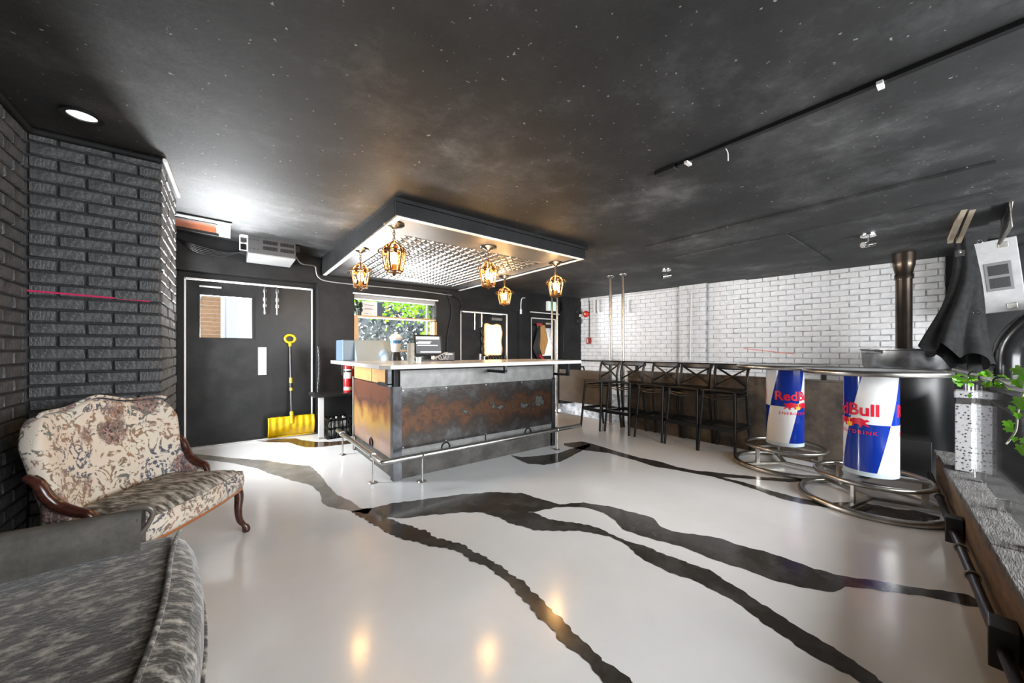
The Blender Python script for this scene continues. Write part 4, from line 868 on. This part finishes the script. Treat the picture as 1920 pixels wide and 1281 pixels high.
BULL=[(-.150,.028),(-.135,.040),(-.118,.034),(-.100,.046),(-.080,.050),(-.058,.044),(-.040,.046),(-.022,.036),(-.012,.038),(-.006,.026),(-.002,.012),(-.010,.004),(-.022,.006),(-.030,-.004),(-.024,-.018),(-.034,-.030),(-.042,-.026),(-.038,-.014),(-.052,-.006),(-.070,-.004),(-.084,-.016),(-.080,-.028),(-.094,-.034),(-.100,-.020),(-.108,-.004),(-.122,-.014),(-.140,-.024),(-.150,-.018),(-.132,-.002),(-.122,.014),(-.138,.020)]
def make_table(label,loc,rot):
    t=thing('round_bar_table',label,'table',loc,rot,group='round can-shaped bar tables')
    can=ob('can_column',B().lathe([(0,.235),(RC-.012,.235),(RC,.245),(RC,1.035)],64),CANM,t,smooth=True)
    ob('can_foot_band',B().lathe([(RC+.0008,.240),(RC+.0008,.275)],64),mat('pale_blue_band',(.55,.66,.72),.2),can,smooth=True)
    for k in (0,PI):
        o=wrap(text_mesh('Red',.128,.0035),.712,k-.66*1.0,RC+.0016,RBRED,can,'lettering'); o['label']='red word Red'
        o=wrap(text_mesh('Bull',.128,.0035),.712,k+.56,RC+.0016,RBRED,can,'lettering'); o['label']='red word Bull'
        o=wrap(text_mesh('ENERGY',.040,.0004,1.35),.565,k-.475,RC+.0016,RBRED,can,'lettering'); o['label']='small red word ENERGY'
        o=wrap(text_mesh('DRINK',.040,.0004,1.35),.565,k+.60,RC+.0016,RBRED,can,'lettering'); o['label']='small red word DRINK'
        wrap(polymesh([(.034*math.cos(a),.034*math.sin(a)) for a in [2*PI*j/24 for j in range(24)]]),.648,k,RC+.0014,RBY,can,'emblem_disc')
        wrap(polymesh([(x*.86,y*.9) for x,y in BULL]),.645,k,RC+.0022,RBRED,can,'emblem_bull'); wrap(polymesh([(-x*.86,y*.9) for x,y in BULL][::-1]),.645,k,RC+.0022,RBRED,can,'emblem_bull')
    ob('table_top',B().lathe([(0,1.035),(.40,1.035),(.40,1.062),(0,1.062)],56),mat('scuffed_top',(.5,.5,.5),.35,.6,col2=(.25,.27,.30),scale=7),t)
    ob('top_rim',B().ring((0,0,1.048),.41,.022,64,10),GALV,t,smooth=True)
    ob('foot_ring',B().ring((0,0,.215),.34,.018,56,10),GALV,t,smooth=True); ob('floor_ring',B().ring((0,0,.024),.435,.024,60,10),GALV,t,smooth=True)
    for k in range(3):
        a=.5+2*PI*k/3; c,s=math.cos(a),math.sin(a)
        ob('spoke',B().bar((0,0,.036),(.43*c,.43*s,.036),.035,.022),GALV,t); ob('upright',B().bar((.30*c,.30*s,.04),(.30*c,.30*s,.205),.036,.020,(-s,c,0)),GALV,t); ob('upper_spoke',B().bar((0,0,.216),(.335*c,.335*s,.216),.035,.018),GALV,t)
    return t
c1=(4.06,.52,0); c2=(4.62,1.24,0)
T1=make_table('nearer round bar table shaped like a blue and silver drink can',c1,math.atan2(-c1[1],-c1[0])-math.radians(47))
T2=copy_tree(T1); T2['label']='farther round bar table shaped like a blue and silver drink can, next to the stools'; T2.location=c2; T2.rotation_euler.z=math.atan2(-c2[1],-c2[0])+math.radians(42)
# ------------------------------------------------------------------ right hand corner
sv_=thing('flue_stove','black barrel stove with a steel pot top and flue pipe','stove',(6.6,.52,-1.1))
ob('barrel',B().lathe([(0,-1.1),(.37,-1.1),(.37,1.0),(.36,1.02),(0,1.02)],36,(6.6,.52,0)),BLKM,sv_,world=True,smooth=True)
POTM=mat('dull_pot_steel',(.30,.30,.30),.32,1,col2=(.16,.16,.16),scale=6)
ob('pot',B().lathe([(.0,1.0),(.385,1.0),(.40,1.03),(.41,1.215),(.425,1.225),(.425,1.24),(.405,1.24),(.40,1.2),(0,1.19)],44,(6.6,.52,0)),POTM,sv_,world=True,smooth=True)
for a in (math.atan2(RT[1],RT[0]),math.atan2(-RT[1],-RT[0])):
    c,s=math.cos(a),math.sin(a); ob('pot_handle',B().tube([(6.6+.41*c-.08*s,.52+.41*s+.08*c,1.19),(6.6+.48*c-.07*s,.52+.48*s+.07*c,1.20),(6.6+.48*c+.07*s,.52+.48*s-.07*c,1.20),(6.6+.41*c+.08*s,.52+.41*s-.08*c,1.19)],.012,8),STEEL,sv_,world=True,smooth=True)
FLUE=mat('brown_flue_steel',(.16,.12,.09),.25,.9,col2=(.07,.06,.055),scale=3)
ob('flue_pipe',B().lathe([(.085,1.19),(.085,1.24),(.075,1.25),(.075,2.1),(.085,2.1),(.085,2.16),(.078,2.17),(.10,2.28),(.10,2.32),(.105,2.32),(.105,2.425)],24,(6.62,.55,0)),FLUE,sv_,world=True,smooth=True)
o=ob('black_case',B().bx(-.22,.22,-.17,.17,0,.36),BLKP,bevel=.006); o.location=(5.36,.44,0); o.rotation_euler.z=.1; tag(o,'black equipment case on the floor behind the nearer round table','case')
stg=struct('stage_block',B().bx(5.22,6.1,-1.6,.02,-.1,.86),mat('scuffed_black_ply',(.010,.010,.0105),.5,col2=(.026,.026,.026),scale=5,stretch=(5,5,.6)),'scuffed black plywood block beyond the glass railing','stage')
ob('batten',B().bx(5.205,5.222,-.75,-.20,.30,.60),BLKP,stg); ob('top_cable',B().tube(curve([(5.2,.0,.84),(4.9,-.12,.76),(4.4,-.22,.72)],6),.008,6),mat('grey_sheath',(0,0,0)),stg,smooth=True)
# stone post, glass and handrail on the curb
def speck():
    m=mat('speckled_stone',(.4,.4,.4),.5); N=m.node_tree.nodes; L=m.node_tree.links; b=N['Principled BSDF']; tc=N.new('ShaderNodeTexCoord')
    vo=N.new('ShaderNodeTexVoronoi'); vo.inputs['Scale'].default_value=55; L.new(tc.outputs['Object'],vo.inputs['Vector'])
    L.new(ramp(N,L,vo.outputs['Distance'],[(.26,(.03,.03,.03)),(.34,(.42,.42,.42)),(.6,(.50,.50,.50))]),b.inputs['Base Color']); return m
SPK=speck(); ya=curb_y(4.35)
po=thing('stone_post','speckled grey stone post standing on the timber curb','post',(4.30,curb_y(4.2)-.065,.336))
ob('shaft',B().bx(-.075,.10,-.045,.036,0,.49),SPK,po,bevel=.006); ob('cap',B().bx(-.080,.105,-.05,.041,.535,.585),SPK,po,bevel=.008); ob('neck',B().bx(-.06,.085,-.04,.030,.49,.535),CONCG,po)
hr=thing('handrail','tubular steel handrail above the glass panel','handrail',(4.0,curb_y(4.0)-.10,.336))
ob('rail',B().tube([(x,curb_y(x)-.10-.0,1.05) for x in (1.7,3.0,4.0,4.9)],.022,12),STEEL,hr,world=True,smooth=True)
for x in (2.25,4.33): ob('upright',B().tube([(x,curb_y(x)-.10,.92 if x>4 else .336),(x,curb_y(x)-.10,1.04)],.016,10),STEEL,hr,world=True,smooth=True)
for x in (2.6,3.3,3.7,4.05): ob('rail_clamp',B().ring((0,0,0),.0235,.004,16,5).xf(Matrix.Translation((x,curb_y(x)-.10,1.05))@Matrix.Rotation(PI/2,4,'Y')),BLKM,hr,world=True)
gp=thing('glass_panel','clear glass balustrade panel clamped on the curb','balustrade',(3.0,curb_y(3.0)-.12,.336))
ob('pane',B().prism([(1.75,curb_y(1.75)-.118),(4.5,curb_y(4.5)-.118),(4.5,curb_y(4.5)-.128),(1.75,curb_y(1.75)-.128)],.36,.98),GLASS2,gp,world=True)
for x in (2.2,2.8,3.36,4.0): ob('glass_clamp',B().bx(x-.022,x+.022,curb_y(x)-.145,curb_y(x)-.095,.336,.40),CHROME,gp,world=True,bevel=.004)
# ivy on the handrail
iv=thing('ivy_garland','green artificial ivy garland trailing along the handrail','ivy',(3.2,curb_y(3.2)-.1,1.03))
IVL=mat('ivy_garland_leaf',(.06,.32,.012),.35,col2=(.26,.52,.01),scale=9)
im=leafmesh('ivy_leaf',.042,IVL)
stem=curve([(4.7,curb_y(4.7)-.08,1.0),(4.3,curb_y(4.3)-.07,.98),(4.0,curb_y(4)-.07,1.0),(3.6,curb_y(3.6)-.13,1.06),(3.2,curb_y(3.2)-.08,1.06),(2.95,curb_y(2.95)-.07,1.03)],8)
ob('stem',B().tube(stem,.004,5),mat('stem_grey',(.25,.25,.2),.6),iv,world=True)
s2=curve([atD(1925,715,1.6),atD(1909,770,1.62),atD(1905,805,1.65),atD(1893,825,1.7),atD(1886,833,1.7)],6); ob('stem',B().tube(s2,.004,5),mat('stem_grey',(0,0,0)),iv,world=True)
def putleaf(p,s,rx,rz,ry=0):
    o=bpy.data.objects.new('ivy_leaf',im); COL.objects.link(o); o.parent=iv; o.location=Vector(p)-iv.location; o.scale=(s,s,s); o.rotation_euler=(rx,ry,rz); return o
for p in stem[::3]:
    for k in range(2): putleaf(p+Vector((random.uniform(-.04,.04),random.uniform(-.03,.04),random.uniform(-.03,.02))),random.uniform(.6,1.1),random.uniform(.7,1.7),-PI/2+random.uniform(-1.0,1.0),random.uniform(-1.2,1.2))
for px,py,s in ((1903,690,1.2),(1920,705,1.1),(1912,747,1.2),(1898,762,.8),(1908,775,.6),(1888,790,.9),(1885,802,.8),(1918,822,.8),(1912,835,1.0),(1903,820,.5),(1862,708,.7),(1848,715,.7),(1836,700,.6),(1812,712,.7),(1818,740,.5),(1790,705,.6),(1905,712,.9)):
    p=atD(px,py,1.6 if px>1900 else 1.75 if px>1870 else 2.25); putleaf(p,s*1.1,random.uniform(1.2,1.8),-PI/2-.5+random.uniform(-.5,.5),random.uniform(1.9,3.4))
# loudspeaker, folded canvas, duct, framed grille
D_=5.2
def frame_at(px,py,d,roll=0):
    p=Vector(atD(px,py,d)); a=math.atan2(-p.y,-p.x); return p,a
p,a=frame_at(1870,518,4.0)
spk=thing('loudspeaker','pale grey loudspeaker cabinet hung in the dark right corner','loudspeaker',p,a+PI/2+.25)
spk.rotation_euler=(.08,-.10,a+PI/2+.12)
ob('hanging_bracket',B().bar((0,.2,.40),(0,.2,CEIL-p.z-.02),.05,.03),BLKM,spk)
GS=mat('pale_speaker_grey',(.34,.34,.34),.5,col2=(.28,.28,.28),scale=12)
ob('cabinet',B().prism([(-.16,-.02),(.16,-.02),(.13,.40),(-.13,.40)],-.40,.40),GS,spk,bevel=.01)
ob('grille',B().bx(-.185,-.162,-.01,.38,-.39,.39),BLKM,spk); hp=ob('handle_plate',B().bx(-.085,.10,-.028,-.02,-.16,.15),mat('dark_grey_plate',(.13,.13,.13),.4),spk,bevel=.01)
ob('handle_well',B().bx(-.06,.075,-.031,-.0285,.01,.12).bx(-.06,.075,-.031,-.0285,-.13,-.02),BLKP,hp); 
for z in (.33,-.34): ob('rigging_plate',B().bx(.03,.10,-.028,-.02,z-.03,z+.03),GALV,spk,bevel=.004)
cn=thing('folded_canvas','black canvas awning folded and hanging from timber rails','canvas',atD(1800,640,3.75))
top=Vector(atD(1805,440,3.75)); bot=Vector(atD(1800,672,3.75)); Rr=Vector((RT[0],RT[1],0)); Fd=Vector((FW[0],FW[1],0))
def cv(u,q):
    a=u*2*PI; wd=.08+.27*q**.9-.04*math.sin(q*3); ctr=top.lerp(bot,q)
    pl=1+.28*math.cos(a*6+q*2)*(.4+.6*q)+.12*math.sin(a*3+q*4)
    return ctr+Rr*(math.cos(a)*wd*pl*.75+.05*math.sin(q*5))+Fd*(math.sin(a)*wd*.5*pl)+Vector((0,0,-.12*q*math.cos(a)*q-.05*math.cos(a*6)*q))
ob('cloth',B().grid(cv,96,22),mat('black_canvas',(.012,.012,.0125),.8,spec=.12,col2=(.022,.022,.022),scale=14,bump=.2),cn,smooth='all',world=True)
for dx in (-9,7):
    ob('timber_rail',B().bar(atD(1790+dx,452,3.75),atD(1818+dx,386,3.1),.035,.05),mat('pale_rail',(.42,.36,.28),.6,col2=(.30,.24,.17),scale=9),cn,world=True)
for px,py in ((1838,452),(1832,586)): ob('grommet',B().ring((0,0,0),.016,.006,14,6).xf(Matrix.Translation(atD(px,py,3.45))@Matrix.Rotation(PI/2,4,'Y')),CHROME,cn,world=True)
ob('clamp',B().bx(-.03,.03,-.03,.03,-.03,.03).tube([(-.05,0,.02),(.05,0,-.01)],.012,8).xf(Matrix.Translation(atD(1800,476,3.5))),CHROME,cn,world=True)
dc=B().tube(curve([atD(1890,780,3.9),atD(1890,700,3.9),atD(1892,660,3.9),atD(1905,632,3.85),atD(1935,604,3.75),atD(1985,575,3.6)],6),.11,20); tag(ob('duct_elbow',dc,mat('shiny_black_duct',(.02,.02,.021),.22,.3),smooth=True),'shiny black duct elbow at the right edge','duct')
gq=[atD(1874,457,3.4),atD(1895,425,3.0),atD(1896,377,3.0),atD(1880,408,3.4)]
gr=thing('framed_grille','thin framed grille plate hanging near the ceiling at right','grille',gq[0])
ob('frame',B().tube(gq,.012,6,True),GALV,gr,world=True); ob('mesh_plate',B().add(gq,[(0,1,2,3)]),BLKM,gr,world=True,solid=.006)
for k in range(1,7): 
    a_=Vector(gq[0]).lerp(Vector(gq[3]),k/7); b_=Vector(gq[1]).lerp(Vector(gq[2]),k/7); ob('grille_bar',B().tube([a_,b_],.005,5),GALV,gr,world=True)
# ------------------------------------------------------------------ ceiling and wall fixtures
def spot(label,x,y):
    t=thing('ceiling_spotlight',label,'spotlight',(x,y,CEIL-.022),group='chrome ceiling spotlights')
    ob('mount',B().lathe([(0,0),(.065,0),(.065,-.03),(.06,-.036),(0,-.036)],24),CHROME,t,smooth=True); ob('stem',B().tube([(0,0,-.03),(0,0,-.09)],.009,8),CHROME,t)
    ob('head',B().tube([(-.055,.035,-.125),(.055,-.035,-.10)],[.030,.026],14),CHROME,t,smooth=True); return t
s=spot('chrome ceiling spotlight above the nearer round table',5.2,.68); o=copy_tree(s); o['label']='chrome ceiling spotlight above the bar stools'; o.location=(5.18,2.86,CEIL-.002)
tk=thing('ceiling_conduit','black conduit along the ceiling with white paper clips','conduit',(2.33,.6,CEIL-.01))
ob('tube',B().bx(2.315,2.345,-.6,1.33,CEIL-.022,CEIL-.002),BLKM,tk,world=True); ob('end_box',B().bx(2.30,2.36,1.22,1.36,CEIL-.032,CEIL-.002),BLKM,tk,world=True,bevel=.003)
for y in (1.13,.255): ob('paper_tag',B().bx(2.30,2.36,y,y+.022,CEIL-.034,CEIL-.02),WPLAST,tk,world=True)
ob('loose_string',B().tube(curve([(2.36,.93,CEIL-.01),(2.37,.92,CEIL-.04),(2.40,.93,CEIL-.075)],4),.003,5),WPLAST,tk,world=True)
# wall fixtures on the white bricks
def wp(px,py,e=.02):
    u=on_white(px); q=wallpt(u,e,0); d=q.x*FW[0]+q.y*FW[1]; return Vector((q.x,q.y,CAMH+(HY-py)/FPX*d))
al=thing('fire_alarm_bell','round red fire alarm bell on the white wall','alarm',wp(1100,589))
Mb=Matrix.Rotation(aW,4,'Z')@Matrix.Rotation(PI/2,4,'X')
ob('gong',B().lathe([(0,.06),(.03,.058),(.065,.045),(.08,.01),(.08,0)],24).xf(Mb),mat('alarm_red',(.65,.03,.02),.25),al,smooth=True); ob('hub',B().lathe([(0,.075),(.02,.072),(.025,.055)],14).xf(Mb),mat('alarm_cream',(.8,.6,.4),.4),al)
ob('back_box',B().bx(-.06,.06,-.02,.01,-.06,.06).xf(Matrix.Rotation(aW,4,'Z')),WPLAST,al)
pl_=thing('fire_pull_station','small red fire call box on the white wall','call box',wp(1106,639)); ob('box',B().bx(-.05,.05,-.05,.0,-.075,.075).xf(Matrix.Rotation(aW,4,'Z')),mat('dark_red',(.30,.015,.015),.35),pl_,bevel=.006); ob('plate',B().bx(-.03,.0,-.053,-.05,-.05,.05).xf(Matrix.Rotation(aW,4,'Z')),mat('alarm_cream',(0,0,0)),pl_)
def wtube(pts,r,m,name,label,cat): return tag(ob(name,B().tube(pts,r,8),m,smooth=True),label,cat)
wtube([wp(1105,560),wp(1106,575),wp(1106,605),wp(1106,632)],.010,mat('dark_conduit',(.05,.05,.05),.5),'alarm_cable','dark cable from the alarm bell to the red call box','cable')
WP2=mat('white_conduit',(.72,.72,.72),.45)
wtube(curve([wp(1085,564),wp(1130,560),wp(1200,551),wp(1275,542),wp(1290,540,.09),wp(1299,550,.09),wp(1299,570,.09),wp(1298,620,.09),wp(1297,675,.09)],6),.014,WP2,'wall_conduit','white conduit running along and down the white brick wall','conduit')
em=thing('emergency_light','black twin-head emergency light in the far corner','emergency light',wp(1087,590))
for dz,s in ((.06,.11),(-.16,.10)): ob('lamp_head',B().lathe([(0,.09),(.05,.085),(.075,.03),(.06,-.02),(0,-.03)],16).xf(Matrix.Translation((-.06,-.02,dz))@Matrix.Rotation(aW,4,'Z')@Matrix.Rotation(PI/2,4,'X')),BLKP,em,smooth=True)
ob('battery_box',B().bx(-.12,.08,-.05,.02,-.06,.0).xf(Matrix.Rotation(aW,4,'Z')),WPLAST,em)
cmr=thing('security_camera','white dome camera under the ceiling at the far corner','camera',wp(1083,568)); ob('housing',B().lathe([(0,.08),(.07,.08),(.075,.02),(.06,-.01),(0,-.01)],18),WPLAST,cmr,smooth=True); ob('dome',B().lathe([(.05,-.01),(.04,-.04),(0,-.055)],16),BLKM,cmr,smooth=True)
for lab,px in (('white hanging bracket left of the twin poles, first',1117),('white hanging bracket left of the twin poles, second',1124),('white hanging bracket right of the twin poles',1180)):
    t=thing('wall_bracket',lab,'bracket',wp(px,575),group='white brackets on the white wall'); ob('arm',B().bx(-.022,.022,-.05,.0,-.10,.14).xf(Matrix.Rotation(aW,4,'Z')),WP2,t,bevel=.004); ob('tip',B().tube([(0,0,-.12),(-.08,-.05,-.13)],.022,8),WP2,t,smooth=True)
xs_=thing('exit_sign','pale green lit exit sign above the far door','sign',(5.72,5.85,2.10)); ob('housing',B().bx(-.15,.15,-.03,.045,0,.21),WPLAST,xs_,bevel=.006); ob('face',B().bx(-.135,.135,-.033,-.030,.015,.195),mat('pale_green_sign',(.35,.6,.45),.4,emit=(.45,.85,.6),estr=.25),xs_)
cc=curve([(4.95,5.88,2.33),(4.86,5.87,2.31),(4.83,5.87,2.2),(4.83,5.87,2.06)],6); tag(ob('hanging_cord',B().tube(cc,.010,6).tube([(4.83,5.87,2.08),(4.83,5.87,1.98)],.022,8),WP2,smooth=True),'grey cord with plug hanging beside the far door','cord')
cc=curve([(3.05,5.87,2.27),(3.15,5.87,2.15),(3.2,5.86,1.9),(3.12,5.86,1.5),(3.1,5.86,1.1)],6); b=B().tube(cc,.010,6)
b.tube(curve([(3.05,5.87,2.25),(3.35,5.87,2.16),(3.42,5.87,2.0),(3.4,5.87,1.9)],6),.008,6); tag(ob('wall_cables',b,BLKP,smooth=True),'black cables hanging right of the bar window','cables')
cc=curve([wp(1062,575,.35),wp(1066,590,.3),wp(1075,610,.25),wp(1076,640,.25),wp(1076,690,.25)],6); tag(ob('corner_conduit',B().tube(cc,.012,8),WP2,smooth=True),'grey conduit bending down the black corner','conduit')
